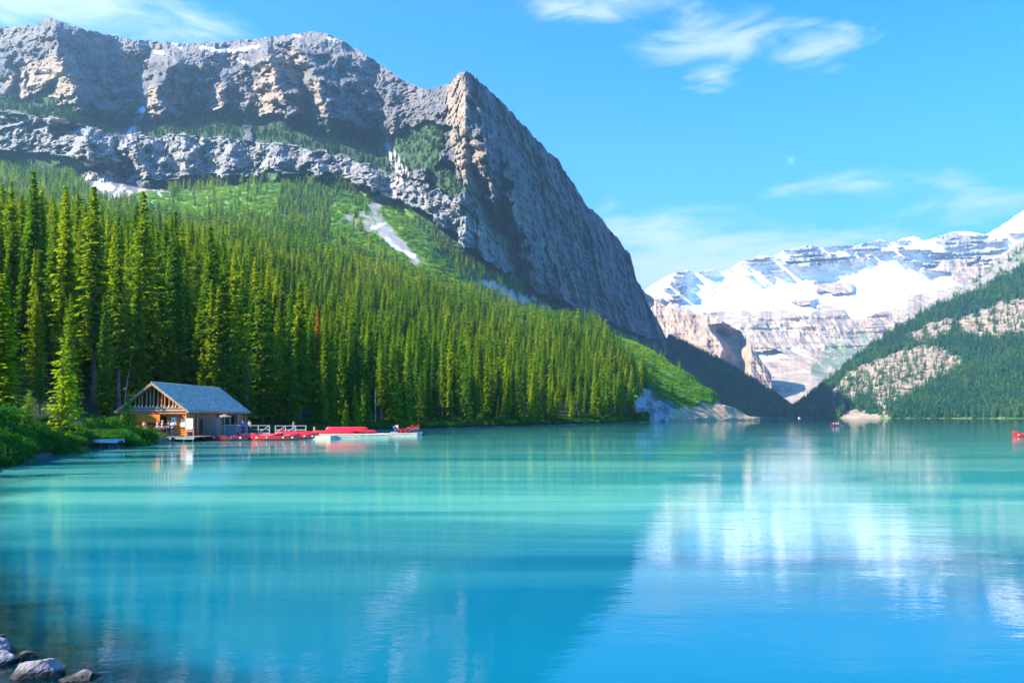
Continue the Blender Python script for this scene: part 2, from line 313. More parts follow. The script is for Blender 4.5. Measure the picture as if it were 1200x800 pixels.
def build_massif():
    px = np.concatenate([np.arange(-260, -20, 4.0), np.arange(-20, 790, 1.1), np.arange(790, 941, 1.5)]); nc = len(px)
    rows = []
    segs = [(A_, AD, B_, BD, 96), (B_, BD, C_, CD, 34), (C_, CD, E_, ED, 46), (E_, ED, G_, GD, 40)]
    # far side of the ridge first
    yA, dA = ip(px, A_), ip(px, AD)
    jag = (1.7+1.4*sm(px, 500, 560))*fbm(px/9, px*0, o=5, g=.65)*np.interp(px, [0, 780, 800], [1, 1, .4])+3.2*sm(px, 560, 590)*(1-sm(px, 770, 790))*fbm(px/34+5, px*0, o=2)
    PY = []; DD = []
    zA = CH+(HZ-yA-jag)/F*dA
    for k, (dd, dz) in enumerate([(1500, .35), (500, .7), (160, .9), (50, .975)]):
        D = dA+dd; z = zA*dz; PY.append(HZ-(z-CH)/D*F); DD.append(D)
    for si, (a, ad, b, bd, n) in enumerate(segs):
        ya, da, yb, db = ip(px, a)+0*px, ip(px, ad), ip(px, b), ip(px, bd)
        t = np.arange(n)/n
        if si == 3: t = np.append(t, 1.0)
        for q in t: PY.append((ya+(jag if si == 0 else 0)*(1-q))*(1-q)+yb*q if si == 0 else ya*(1-q)+yb*q); DD.append(da*(1-q)+db*q)
    PY = np.array(PY); DD = np.array(DD); PX = np.broadcast_to(px, PY.shape).copy()
    # smooth the base depth a little down the columns
    for _ in range(14): DD[5:-1] = .25*DD[4:-2]+.5*DD[5:-1]+.25*DD[6:]
    X = (PX-600)/F*DD; Z = CH+(HZ-PY)/F*DD
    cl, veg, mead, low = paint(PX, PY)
    rock = (1-.75*veg)*(1-.8*low)*(1-.6*sm(PX, 775, 800))
    nz = 1-.55*(sm(PX, 550, 600)*(1-sm(PX, 640, 780)))
    off = spur_off(PX, PY, SPURS)
    big = ridged((X+.25*Z)/170, DD/900, Z/700, 5, .56); fl = ridged(X/46+.35*Z/60, DD/300, Z/170, 5, .58); fine = fbm(X/16, DD/60, Z/13, 4, .6)
    band = ((PY > ip(PX, C_)) & (PY < ip(PX, E_)) & (PX < 560))
    wpx, wpz = 26*fbm(X/70, Z/70, o=3), 30*fbm(X/70+9, Z/70, o=3)
    mid = ridged((X+wpx+.4*Z)/88, DD/900, (Z+wpz)/330, 5, .6); fl = ridged((X+wpx+.2*Z)/40, DD/500, (Z+wpz)/120, 5, .62)
    off = off + rock*(70*big*nz*(1-.5*band)+56*mid*(1-.3*band)+26*fl*(1.15+.4*band)+13*fine) 
    facem = sm(PX, 548, 575)*(1-sm(PX, 760, 790)); off = off+facem*rock*(34*ridged((X+.55*DD)/75, Z/800, o=4)+14*ridged((X+.55*DD)/24, Z/300, o=3))
    strata = perlin(Z/9-.35*X/30, X/300, X*0); off = off+sm(PX, 540, 570)*rock*4*strata
    slabs = ridged(X/75, (Z+.55*X)/260, DD/500, 4, .5); off = off+sm(PX, 545, 570)*rock*30*slabs
    fade = np.ones(PY.shape); fade[:4] = 0; off = off*fade*sm(PX, -260, -200)
    D2 = DD-off; 
    V = world(PX, PY, D2).reshape(-1, 3)
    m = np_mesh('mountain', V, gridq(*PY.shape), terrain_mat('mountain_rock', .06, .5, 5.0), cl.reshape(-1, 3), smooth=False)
    o = link_mesh('mountain', m); tag(o, kind='structure')
    # places for trees on the benches and the slope below the cliffs
    r = rng.random(PY.shape); inb = np.zeros(PY.shape, bool); inb[5:-40] = True
    low2 = (PX > 782) & (PX < 936)
    up = np.zeros(PY.shape, bool); up[10:] = True
    dens = fbm(PX/14, PY/9, o=3)
    sel = up & (((veg & (r < .11) & (dens > -.35))) | (low2 & (PY < 489) & (r < .22)) | (low & (PX > 560) & (PX < 790) & (r < .10)) | (inb & (r < .004) & (PY > ip(PX, B_)-14) & (PX < 520)) | (inb & (PX < 520) & (PY > ip(PX, C_)) & (r < .02) & (dens > .3)))
    return world(PX, PY, D2)[sel]
# ------------------------------------------------------------------ hillside under the forest: height as a function of bearing and distance
SHORE = [(-420,13),(-300,18),(-200,23),(-100,31),(0,43),(60,54),(92,60),(104,65.5),(140,67.5),(150,70),(200,82),(240,93),(294,104),(340,116),(380,124),(440,145),(510,167),(600,211),(700,285),(760,404),(800,480),(850,560),(890,640)]
HC = {-420: [(30,5),(80,14),(160,30),(300,70),(800,210),(1500,480)],
      -100: [(36,2.2),(60,5),(100,11),(160,24),(300,62),(800,200),(1560,490)],
      0: [(47,1.2),(70,3.2),(110,9),(160,22),(300,60),(800,192),(1100,300),(1560,500)],
      100: [(68,.7),(74,1.2),(90,2.6),(120,8),(170,21),(300,55),(800,195),(1100,300),(1560,480)],
      200: [(86,.9),(110,2.5),(150,11),(200,22),(400,72),(800,185),(1100,290),(1530,450)],
      300: [(110,.8),(140,3),(200,15),(400,68),(700,146),(1100,280),(1520,462)],
      400: [(134,.8),(160,2.5),(220,9),(400,50),(750,146),(1100,265),(1490,446)],
      500: [(171,.8),(200,2.5),(300,16),(500,60),(850,142),(1100,225),(1390,345)],
      600: [(215,.8),(250,3),(350,17),(600,66),(900,112),(1100,150),(1490,262)],
      700: [(289,.8),(330,5),(450,28),(700,72),(850,96),(900,97),(1100,80),(1500,60)],
      740: [(369,1),(420,10),(550,36),(700,62),(800,79),(850,80),(1100,50),(1500,20)],
      770: [(430,1.5),(500,14),(650,41),(765,62),(820,60),(1100,20),(1500,-5)],
      800: [(485,1),(560,16),(700,43),(760,40),(1000,5),(1500,-8)],
      830: [(532,1),(590,13),(650,26),(700,23),(850,-3),(1500,-10)],
      850: [(565,1),(615,12.5),(660,10),(780,-4),(1500,-10)],
      890: [(643,.3),(655,1.0),(700,-3),(1000,-5),(1500,-10)]}
_hk = sorted(HC); _dg = np.concatenate([np.arange(10, 200, 1.5), np.geomspace(200, 1600, 130)])
_tab = []
for k in _hk:
    d0 = float(ip(k, SHORE)); pts = [(1, -4), (d0-6, -2.2), (d0, -.25), (d0+1.2, .35)]+[p for p in HC[k] if p[0] > d0+2]
    _tab.append(pts)
def ground_z(px, D):
    px = np.asarray(px, float); D = np.asarray(D, float); z = np.zeros(np.broadcast(px, D).shape); px = px+z; D = D+z
    d0 = ip(px, SHORE); w = np.zeros(z.shape)
    for i, k in enumerate(_hk):
        lo = _hk[i-1] if i else k-1e3; hi = _hk[i+1] if i < len(_hk)-1 else k+1e3
        wk = np.where(px < k, np.clip((px-lo)/(k-lo), 0, 1), np.clip((hi-px)/(hi-k), 0, 1))
        if i == 0: wk = np.where(px < k, 1, wk)
        if i == len(_hk)-1: wk = np.where(px > k, 1, wk)
        a = np.array(_tab[i]); dk = float(ip(k, SHORE))
        De = np.where(D < d0*1.0, D-d0+dk, dk+(D-d0)*1.0) # keep the shoreline itself in step between columns
        blendD = np.where(D < d0+60, De, D*sm(D, d0+60, d0+200)+De*(1-sm(D, d0+60, d0+200)))
        z += wk*np.interp(blendD, a[:, 0], a[:, 1])
    amp = sm(D-d0, 4, 60)
    X = (px-600)/F*D
    z = z+amp*(1.0*fbm(X/35, D/35, o=3)+2.5*sm(D, 250, 700)*fbm(X/90, D/90, o=3))
    z = z+.14*fbm(X/2.2, D/2.2, o=3)*sm(D, 10, 12)
    return z
def build_hillside():
    px = np.concatenate([np.arange(-420, -20, 10.0), np.arange(-20, 893, 2.2)])
    n1 = 150; n2 = 190
    d0 = ip(px, SHORE); rows = []
    for t in np.linspace(-1, 0, 10)[:-1]: rows.append(d0+t*8)
    for t in np.linspace(0, 1, n1)[:-1]: rows.append(d0+70*t**1.6)
    for t in np.linspace(0, 1, n2): rows.append((d0+70)*(1570/(d0+70))**t)
    D = np.array(rows); PX = np.broadcast_to(px, D.shape).copy(); Z = ground_z(PX, D)
    # fine relief on the open fan
    X = (PX-600)/F*D; PY = HZ-(Z-CH)/D*F
    cl, veg, mead, low = paint(PX, PY)
    forest = ~mead & ~inpoly(PX, PY, [(98,200),(135,195),(200,222),(190,240),(105,236)])
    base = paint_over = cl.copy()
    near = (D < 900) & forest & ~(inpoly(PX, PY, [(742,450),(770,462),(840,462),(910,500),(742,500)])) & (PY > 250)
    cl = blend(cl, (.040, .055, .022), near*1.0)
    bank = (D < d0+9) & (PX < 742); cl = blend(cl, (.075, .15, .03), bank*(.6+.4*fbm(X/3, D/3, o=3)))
    beach = (Z < .30) & (PX < 742); cl = blend(cl, (.16, .145, .13), beach*1.0)
    fanm = sm(PX, 700, 730)*sm(D, 400, 460); Z = Z+fanm*(1.3*fbm(X/14, D/30, o=4)+1.2*ridged((X*.8+D*.5)/22, D/200, o=3))*(Z > .6)
    V = np.stack([X, D, Z], -1)
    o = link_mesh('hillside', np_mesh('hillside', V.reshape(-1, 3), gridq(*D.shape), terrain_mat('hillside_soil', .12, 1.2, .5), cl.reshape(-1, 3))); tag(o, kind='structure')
# ------------------------------------------------------------------ far glacier mountain
VS = [(700,352),(735,345),(752,345),(762,335),(775,327),(790,320),(805,317),(815,320),(830,316),(850,318),(862,311),(868,306),(880,304),(890,299),(905,301),(920,293),(935,290),(950,287),(962,291),(980,288),(1000,287),(1020,284),(1030,281),(1045,284),(1060,279),(1070,277),(1080,281),(1090,281),(1100,277),(1110,273),(1125,271),(1140,272),(1155,275),(1165,270),(1175,263),(1185,257),(1193,251),(1200,246),(1225,232),(1260,222),(1320,225),(1460,240)]
def vy(p): return (740+p[0]/2.609, 230+p[1]/2.609)
def build_glacier():
    px = np.arange(700, 1461, 1.25)
    top = ip(px, VS)+1.0*fbm(px/8, px*0, o=4, g=.6); nr = 190
    base = np.interp(px, [700, 860, 900, 960, 1050, 1200, 1460], [478, 482, 480, 482, 486, 486, 486])
    t = np.linspace(0, 1, nr); PY = top[None]*(1-t[:, None])+base[None]*t[:, None]; PX = np.broadcast_to(px, PY.shape).copy()
    # distance down the face: skyline wall, gentle glacier shelf, headwall, moraine floor
    s = np.interp(t, [0, .22, .30, .42, .62, .78, 1], [6500, 6350, 6000, 5300, 5000, 4200, 2600])
    tilt = np.interp(px, [700, 780, 900, 1000, 1150, 1300, 1460], [-250, -200, 0, 50, -200, -900, -1400])
    D = s[:, None]+tilt[None]*np.interp(t, [0, .7, 1], [1, .7, .2])[:, None]
    for _ in range(8): D[1:-1] = .25*D[:-2]+.5*D[1:-1]+.25*D[2:]
    X = (PX-600)/F*D; Z = CH+(HZ-PY)/F*D
    n = fbm(PX/14, PY/9, o=5, g=.55); st = perlin((PY+.04*PX)/3.2, PX/60, PX*0)
    ex = fbm(PX/30, PY/5, o=4)
    wx, wy = PX+5*n, PY+3*fbm(PX/18+9, PY/12, o=4)
    c = np.zeros(PX.shape+(3,))+np.array((.42, .32, .235)); c = blend(c, (.31, .26, .22), sm(n, 0, .6)*.7)
    c = blend(c, (.26, .22, .195), sm(st, .1, .6)*.5)
    upper = (PY < ip(PX, VS)+34+6*n); c = blend(c, (.28, .27, .265), upper*.9)
    snowU = upper & ((st+.9*ex+.25*np.sin(PX/23)) > -.12); c = blend(c, (.86, .87, .90), snowU*1.0)
    G = inpoly(wx, wy, [vy(p) for p in [(60,300),(110,235),(250,232),(330,205),(345,245),(420,255),(480,226),(560,215),(600,212),(700,198),(760,205),(880,200),(885,232),(985,228),(972,280),(850,300),(835,345),(760,350),(700,378),(655,366),(640,340),(590,330),(540,365),(470,350),(300,352),(210,362),(150,338)]])
    rockI = inpoly(wx, wy, [vy(p) for p in [(560,262),(690,268),(690,288),(610,296),(560,288)]]) | inpoly(wx, wy, [vy(p) for p in [(495,312),(570,316),(560,332),(505,330)]]) | inpoly(wx, wy, [vy(p) for p in [(80,290),(120,245),(175,232),(180,262),(150,330),(130,325),(100,310)]]) & (n > -.1)
    c = blend(c, (.88, .89, .92), (G & ~rockI)*1.0)
    for poly in ([(310,500),(345,475),(400,480),(450,462),(470,490),(430,505),(360,505),(330,525)], [(1030,205),(1065,180),(1070,190),(1040,212)], [(870,135),(950,140),(960,170),(880,165)]):
        c = blend(c, (.86, .87, .90), inpoly(wx, wy, [vy(p) for p in poly])*1.0)
    snp = (n > .62) & (PY > 380) & (PY < 430) & (PX < 1000); c = blend(c, (.8, .8, .84), snp*.9)
    cou = inpoly(wx, wy, [vy(p) for p in [(270,430),(310,418),(312,460),(322,510),(300,530),(268,525)]]) ; 
    flo = PY > 430+.0*PX; c = blend(c, (.44, .35, .27), (flo & ~(inpoly(wx, wy, [vy(p) for p in [(310,500),(345,475),(400,480),(450,462),(470,490),(430,505),(330,525)]])))*.75)
    gr = inpoly(wx, wy, [vy(p) for p in [(548,520),(600,455),(700,425),(760,400),(700,470),(640,520),(590,560),(555,560)]]) | inpoly(wx, wy, [vy(p) for p in [(420,575),(500,580),(480,600),(430,600)]]); c = blend(c, (.13, .20, .11), (gr & (n > -.25))*.8)
    snow = c[..., 2] > .8
    off = (1-.97*snow)*(150*ridged(X/700, Z/900, D/1500, 5, .55)+55*ridged(X/140, Z/500, D/700, 4, .55)+40*fbm(Z/60, X/1500, o=3))*np.interp(t, [0, .05, .7, .85, 1], [.5, 1, 1, .3, .1])[:, None]
    off += cou*-260.0 + 18*fbm(X/160, Z/100, o=4)
    mor = inpoly(wx, wy, [vy(p) for p in [(470,540),(560,490),(620,470),(600,520),(520,590)]]); 
    off += 620*sm(PX, 800, 745)*0
    # lower pale wall at the left, standing in front of the glacier
    D2 = D-off
    V = world(PX, PY, D2).reshape(-1, 3)
    bx = px[::-1]
    o = link_mesh('glacier_mountain', np_mesh('glacier_mountain', V, gridq(*PY.shape), terrain_mat('glacier_rock', .012, .08, 8.0), c.reshape(-1, 3), smooth=False)); tag(o, kind='structure')
    # the pale rock wall in front, left of the glacier
    px = np.arange(690, 905, 1.25); T = [(690,300),(738,300),(744,325),(752,338),(760,345),(772,355),(790,362),(806,368),(840,372),(870,390),(905,440)]
    top = ip(px, T)+1.6*fbm(px/8+31, px*0, o=4, g=.6); base = np.full(px.shape, 484.0); t = np.linspace(0, 1, 110)
    PY = top[None]*(1-t[:, None])+base[None]*t[:, None]; PX = np.broadcast_to(px, PY.shape).copy()
    Dt = np.interp(px, [690, 745, 860, 905], [3900, 3800, 3450, 3300]); D = Dt[None]*(1-t[:, None])+np.interp(px, [690, 860, 905], [3100, 2900, 2900])[None]*t[:, None]
    X = (PX-600)/F*D; Z = CH+(HZ-PY)/F*D; n = fbm(PX/14, PY/9, o=5, g=.55); st = perlin((PY-.35*PX)/4, PX/60, PX*0)
    c = np.zeros(PX.shape+(3,))+np.array((.40, .29, .21)); c = blend(c, (.30, .245, .205), sm(n, 0, .5)*.7); c = blend(c, (.27, .22, .19), sm(st, .2, .6)*.5)
    off = 70*ridged(X/260, Z/500, D/900, 5, .55)+30*ridged(X/60, Z/200, D/300, 4, .5)+12*fbm(Z/20, X/600, o=3)
    off -= 240*sm(PX-8*np.sin(PY/9), 838, 850)*(PX < 1000)*sm(PY, 378, 390)*(1-sm(PX, 866, 880))
    V = world(PX, PY, D-off); back = world(PX[0], PY[0]+60, D[0]+900)[None]; V = np.concatenate([back, V], 0); c = np.concatenate([c[:1], c], 0)
    o = link_mesh('rock_wall', np_mesh('rock_wall', V.reshape(-1, 3), gridq(PY.shape[0]+1, PY.shape[1]), bpy.data.materials['glacier_rock'], c.reshape(-1, 3), smooth=False)); tag(o, kind='structure')
# ------------------------------------------------------------------ right hand slope
RS = [(905,489.6),(925,484),(940,474),(955,460),(980,440),(1000,421),(1020,405),(1040,392),(1080,366),(1120,341),(1150,322),(1175,300),(1200,280),(1300,215),(1480,140)]
def build_right():
    px = np.arange(905, 1481, 1.3); top = ip(px, RS)+.9*fbm(px/8+3, px*0, o=4, g=.6); nr = 200
    t = np.linspace(0, 1, nr)
    D0 = np.interp(px, [905, 940, 1040, 1200, 1480], [1900, 1750, 1550, 1400, 1150]); D1 = np.interp(px, [905, 940, 1000, 1200, 1480], [1950, 1950, 2150, 2500, 2900])
    yb = HZ+CH/D0*F+.4
    PY = top[None]*(1-t[:, None])+yb[None]*t[:, None]; PX = np.broadcast_to(px, PY.shape).copy()
    u = 1-t; D = D0[None]+(D1-D0)[None]*(u[:, None]**.9)
    X = (PX-600)/F*D; Z = CH+(HZ-PY)/F*D
    n = fbm(PX/12, PY/9, o=5, g=.55); wx, wy = PX+6*n, PY+5*fbm(PX/16+9, PY/12, o=4)
    c = np.zeros(PX.shape+(3,))+np.array((.04, .11, .06))
    ck = inpoly(wx, wy, [(970,468),(980,445),(1000,432),(1040,415),(1075,405),(1105,408),(1130,425),(1110,440),(1085,452),(1062,468),(1035,488),(1020,470),(1000,472),(985,480),(975,484)])
    ck |= inpoly(wx, wy, [(1120,378),(1150,362),(1200,350),(1260,330),(1260,390),(1200,392),(1165,398),(1130,392)])
    ck |= inpoly(wx, wy, [(944,475),(955,468),(960,480),(950,490),(940,490)]) | inpoly(wx, wy, [(1060,398),(1090,378),(1120,372),(1110,392),(1080,402)])
    high = PY < ip(PX, RS)+np.interp(PX, [1000, 1100, 1200, 1300, 1480], [0, 4, 30, 60, 90])+5*n
    scr = inpoly(wx, wy, [(985,486),(1000,478),(1035,486),(1048,492),(975,493)])
    c = blend(c, (.36, .27, .205), (ck | scr)*.8); c = blend(c, (.27, .215, .175), (ck & (n > .15))*.5); c = blend(c, (.17, .19, .12), (ck & (perlin(PY/4, PX/40) > .45))*.15)
    c = blend(c, (.28, .245, .215), high*.9); c = blend(c, (.12, .17, .10), (high & (n > .1))*.8)
    c = blend(c, (.14, .24, .08), (PY > yb[None]-2.2)*(PX > 1030)*.9)
    off = 26*ridged(X/240, Z/300, o=4)+(12+18*ck)*ridged(X/50, Z/110, D/200, 4, .55)+ck*10*fbm(Z/12, X/200, o=3)
    off *= np.interp(t, [0, .93, 1], [1, 1, 0])[:, None]
    D2 = D-off; V = world(PX, PY, D2)
    back = np.stack([V[0, :, 0]*1.3, V[0, :, 1]+700, V[0, :, 2]*.6], -1)[None]; V2 = np.concatenate([back, V], 0); c2 = np.concatenate([c[:1], c], 0)
    o = link_mesh('right_slope', np_mesh('right_slope', V2.reshape(-1, 3), gridq(nr+1, len(px)), terrain_mat('slope_rock', .05, .4, 2.0), c2.reshape(-1, 3), smooth=False)); tag(o, kind='structure')
    r = rng.random(PX.shape)
    sel = (PX < 1260) & (PY < yb[None]-.5) & (((~ck & ~high & ~scr) & (r < .30)) | (ck & (r < .03)) | (high & (n > .1) & (r < .06)))
    return V[sel]
massif_trees = build_massif(); build_hillside(); build_glacier(); right_trees = build_right()
# ------------------------------------------------------------------ lake bed near the camera and the near shore
NS = [(14,2.2),(5,2.6),(1.5,3.4),(-1.5,5.0),(-4.1,6.3),(-6.9,9.0),(-10.2,12.6),(-14,17.5),(-19.5,27),(-28,43),(-33,57)]
def near_sd(x, y):
    d = dline(x, y, NS); poly = NS+[(-120,57),(-120,-40),(14,-40)]; return np.where(inpoly(x, y, poly), d, -d)
def build_near():
    xs = np.concatenate([np.arange(-90, -14, 1.6), np.arange(-14, 4, .14), np.arange(4, 30, 1.5)]); ys = np.concatenate([np.arange(-40, 3, 1.5), np.arange(3, 16, .14), np.arange(16, 58, 1.2)])
    Xg, Yg = np.meshgrid(xs, ys); sd = near_sd(Xg, Yg)
    z = np.where(sd > 0, .9*(1-np.exp(-sd/3))+.05*sd, np.maximum(sd*.13, -3.0-.0*sd))
    z = z+.05*fbm(Xg/1.1, Yg/1.1, o=4)+.05*ridged(Xg/.5, Yg/.5, o=3)*(np.abs(sd) < 6)
    n = fbm(Xg/.6, Yg/.6, o=3); c = np.zeros(Xg.shape+(3,))+np.array((.30, .26, .20)); c = blend(c, (.15, .13, .10), sm(n, -.1, .5)); c = blend(c, (.05, .08, .03), sm(sd, 1, 4))
    V = np.stack([Xg, Yg, z], -1).reshape(-1, 3)
    o = link_mesh('shore', np_mesh('shore', V, gridq(*Xg.shape), terrain_mat('shore_gravel', 4.0, 20., .03), c.reshape(-1, 3))); tag(o, kind='structure')
build_near()
V = np.array([(-30000,-30000,-9),(30000,-30000,-9),(30000,30000,-9),(-30000,30000,-9)], float)
tag(link_mesh('ground', np_mesh('ground', V, np.array([[0,1,2,3]]), terrain_mat('lake_bed_silt', .01, .1, 1.0), np.tile([.12,.12,.1], (4, 1)))), kind='structure')
# ------------------------------------------------------------------ water
def build_water():
    xs = np.concatenate([[-20000,-8000,-3000,-1000,-300,-100,-40], np.arange(-20, 6, .35), [8,12,20,40,100,300,1000,3000,8000,20000]])
    ys = np.concatenate([[-20000,-3000,-500,-100,-30,-10], np.arange(0, 20, .35), [22,26,32,40,60,100,200,500,1500,4000,10000,25000]])
    Xg, Yg = np.meshgrid(xs, ys); sd = near_sd(np.clip(Xg, -110, 13.9), np.clip(Yg, -39, 60)); sd = np.where(Xg > 13.9, -9, sd)
    sh = sm(sd, -3.4, -.4)
    V = np.stack([Xg, Yg, Xg*0], -1).reshape(-1, 3)
    m = bpy.data.materials.new('lake_water'); m.use_nodes = True; t = m.node_tree; t.nodes.clear(); o = N(t, 'ShaderNodeOutputMaterial')
    g = N(t, 'ShaderNodeNewGeometry'); pos = g.outputs['Position']
    def mp(s, rot=0):
        k = N(t, 'ShaderNodeMapping'); k.inputs['Scale'].default_value = s; k.inputs['Rotation'].default_value = (0, 0, rot); L(t, pos, k.inputs[0]); return k.outputs[0]
    big = noise(t, mp((.012, .07, 1), R(4)), 1.0, 4, .55, .6)       # long lanes of calm and ruffled water
    ruff = maprange(t, big, .40, .66, .35, 1.0, True)
    h = mathn(t, 'ADD', mathn(t, 'MULTIPLY', noise(t, mp((1.1, 2.6, 1), R(7)), 1.0, 3, .55), .006), mathn(t, 'MULTIPLY', noise(t, mp((5.0, 9.0, 1), R(-12)), 1.0, 3, .6), .0026))
    h = mathn(t, 'ADD', h, mathn(t, 'MULTIPLY', noise(t, mp((.12, .35, 1), R(3)), 1.0, 2, .5), .018))
    h = mathn(t, 'MULTIPLY', h, ruff)
    bp = N(t, 'ShaderNodeBump'); bp.inputs['Distance'].default_value = 1.0; bp.inputs['Strength'].default_value = 1.0; L(t, h, bp.inputs['Height'])
    # turquoise rock flour, with foreground shade and lit lanes painted into the body colour
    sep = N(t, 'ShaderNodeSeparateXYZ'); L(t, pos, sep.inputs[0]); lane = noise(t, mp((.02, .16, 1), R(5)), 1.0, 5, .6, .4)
    shade_to_lit = maprange(t, mathn(t, 'ADD', sep.outputs[1], mathn(t, 'MULTIPLY', mathn(t, 'SUBTRACT', lane, .5), 16)), 11, 27, 0, 1, True)
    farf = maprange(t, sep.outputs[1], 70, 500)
    milky_lit = mixc(t, farf, mixc(t, maprange(t, lane, .40, .60), (.02, .38, .36), (.15, .58, .46)), (.02, .36, .36))
    body = mixc(t, shade_to_lit, mixc(t, maprange(t, lane, .3, .7), (.0, .125, .195), (.0, .165, .24)), milky_lit)
    at = N(t, 'ShaderNodeAttribute', attribute_name='shallow')
    wv = noise(t, mp((.8, 1.4, 1)), 1.0, 3, .6)
    shf = maprange(t, mathn(t, 'ADD', at.outputs['Fac'], mathn(t, 'MULTIPLY', mathn(t, 'SUBTRACT', wv, .5), .5)), .12, .95, 0, .93, True)
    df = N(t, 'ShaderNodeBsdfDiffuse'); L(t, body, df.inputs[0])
    tr = N(t, 'ShaderNodeBsdfTransparent'); tr.inputs[0].default_value = (.62, .80, .76, 1)
    m1 = N(t, 'ShaderNodeMixShader'); L(t, shf, m1.inputs[0]); L(t, df.outputs[0], m1.inputs[1]); L(t, tr.outputs[0], m1.inputs[2])
    gl = N(t, 'ShaderNodeBsdfGlossy'); gl.inputs['Roughness'].default_value = .02; L(t, bp.outputs[0], gl.inputs['Normal'])
    fr = N(t, 'ShaderNodeFresnel'); fr.inputs[0].default_value = 1.42; L(t, bp.outputs[0], fr.inputs['Normal'])
    m2 = N(t, 'ShaderNodeMixShader'); L(t, fr.outputs[0], m2.inputs[0]); L(t, m1.outputs[0], m2.inputs[1]); L(t, gl.outputs[0], m2.inputs[2])
    L(t, m2.outputs[0], o.inputs[0])
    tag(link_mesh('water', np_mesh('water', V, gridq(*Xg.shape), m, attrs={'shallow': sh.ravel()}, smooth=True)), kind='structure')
build_water()
# ------------------------------------------------------------------ conifers
def conifer_arrays(seed, h=25., rad=2.5, whorls=64, br=6, kites=13, bare=.06, ksz=.5, gap=.1, droop=.28, taper=.85, jag=.35):
    """needle clumps of one spruce: arrays of kite shaped faces"""
    g = np.random.default_rng(seed); V = []
    zs = bare+(1-bare)*np.linspace(0, 1, whorls)**.93; side_bias = g.uniform(0, 6.28); branches = []
    for t in zs:
        env = (1-t)**taper*(.78+.22*min(1, (t-bare)/.14+.3)); n = br if t < .85 else max(3, br-2)
        a0 = g.uniform(0, 6.28); wob = 1+jag*g.normal()*.45
        for k in range(n):
            if g.random() < gap: continue
            a = a0+6.283*k/n+g.normal()*.25; ln = rad*(env*max(.35, wob)*(1+jag*g.normal()*.5)+.03)
            if ln < .12: ln = .12
            branches.append((t*h+g.normal()*h*.004, a, ln, t))
    for (z, a, ln, t) in branches:
        nk = max(2, int(kites*(.35+.65*ln/rad))); s = (np.arange(nk)+g.uniform(.3, 1, nk))/nk*1.0; s = np.clip(s, .1, 1.02)
        dr = droop*(1-t*1.2); r = s*ln; zz = z-dr*ln*s+.32*dr*ln*s**3+(t > .75)*.5*ln*s
        sd = g.choice([-1, 1], nk); lat = sd*(1-s*.8)*ln*.30*g.uniform(.1, 1, nk)
        ca, sa = math.cos(a), math.sin(a); cx = r*ca-lat*sa; cyy = r*sa+lat*ca
        ang = a+sd*g.uniform(.2, 1.0, nk); L1 = ksz*g.uniform(.6, 1.25, nk)*(.55+.45*ln/rad); wd = L1*.36; dz = -L1*g.uniform(.1, .75, nk)
        if t > .8: dz = L1*g.uniform(-.3, .5, nk)
        dx, dy = np.cos(ang), np.sin(ang); roll = g.normal(size=nk)*.5
        a_ = np.stack([cx-dx*L1*.3, cyy-dy*L1*.3, zz-dz*.2], -1); c_ = np.stack([cx+dx*L1*.8, cyy+dy*L1*.8, zz+dz], -1)
        b_ = np.stack([cx-dy*wd, cyy+dx*wd, zz+dz*.3+roll*wd], -1); d_ = np.stack([cx+dy*wd, cyy-dx*wd, zz+dz*.3-roll*wd], -1)
        V.append(np.stack([a_, b_, c_, d_], 1))
    return np.concatenate(V).reshape(-1, 3)
def crown_mesh(name, mat_, seed, **k):
    V = conifer_arrays(seed, **k); Q = np.arange(len(V)).reshape(-1, 4); return np_mesh(name, V, Q, mat_, smooth=False)
def trunk_mesh(name, h, r, mat_, seed, n=7, lean=0.0, stubs=0):
    g = random.Random(seed); k = 7; pts = [(lean*h*(i/k)**1.4+g.uniform(-.05, .05), g.uniform(-.05, .05), h*i/k-(.6 if i == 0 else 0)) for i in range(k+1)]
    m = MB(); m.tube(pts, [r*(1-.93*(i/k)**.9)+.01 for i in range(k+1)], n)
    for i in range(stubs):
        z = h*g.uniform(.12, .95); a = g.uniform(0, 6.28); l = g.uniform(.4, 1.5)*(1-z/h*.6)*r*5
        m.tube([(lean*z, 0, z), (lean*z+math.cos(a)*l*.6, math.sin(a)*l*.6, z-.05*l), (lean*z+math.cos(a)*l, math.sin(a)*l, z-.3*l)], [.04, .025, .01], 4)
    return m.mesh(name, mat_)
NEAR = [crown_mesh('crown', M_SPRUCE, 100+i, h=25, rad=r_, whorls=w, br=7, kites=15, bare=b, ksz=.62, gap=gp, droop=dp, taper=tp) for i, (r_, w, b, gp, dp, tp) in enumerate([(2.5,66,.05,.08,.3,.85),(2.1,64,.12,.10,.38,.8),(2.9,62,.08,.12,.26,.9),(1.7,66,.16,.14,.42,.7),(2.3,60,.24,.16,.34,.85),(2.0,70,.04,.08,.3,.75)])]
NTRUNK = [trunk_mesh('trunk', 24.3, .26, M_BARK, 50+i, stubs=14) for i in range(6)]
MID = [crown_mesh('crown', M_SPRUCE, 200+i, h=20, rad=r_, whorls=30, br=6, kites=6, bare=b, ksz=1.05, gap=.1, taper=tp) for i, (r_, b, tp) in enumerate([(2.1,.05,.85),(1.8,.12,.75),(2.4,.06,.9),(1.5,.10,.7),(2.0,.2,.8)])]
FAR = [crown_mesh('crown', M_SPRUCE, 300+i, h=18, rad=r_, whorls=15, br=5, kites=3, bare=.04, ksz=2.1, gap=.05, taper=tp) for i, (r_, tp) in enumerate([(2.2,.85),(1.8,.75),(2.5,.9)])]
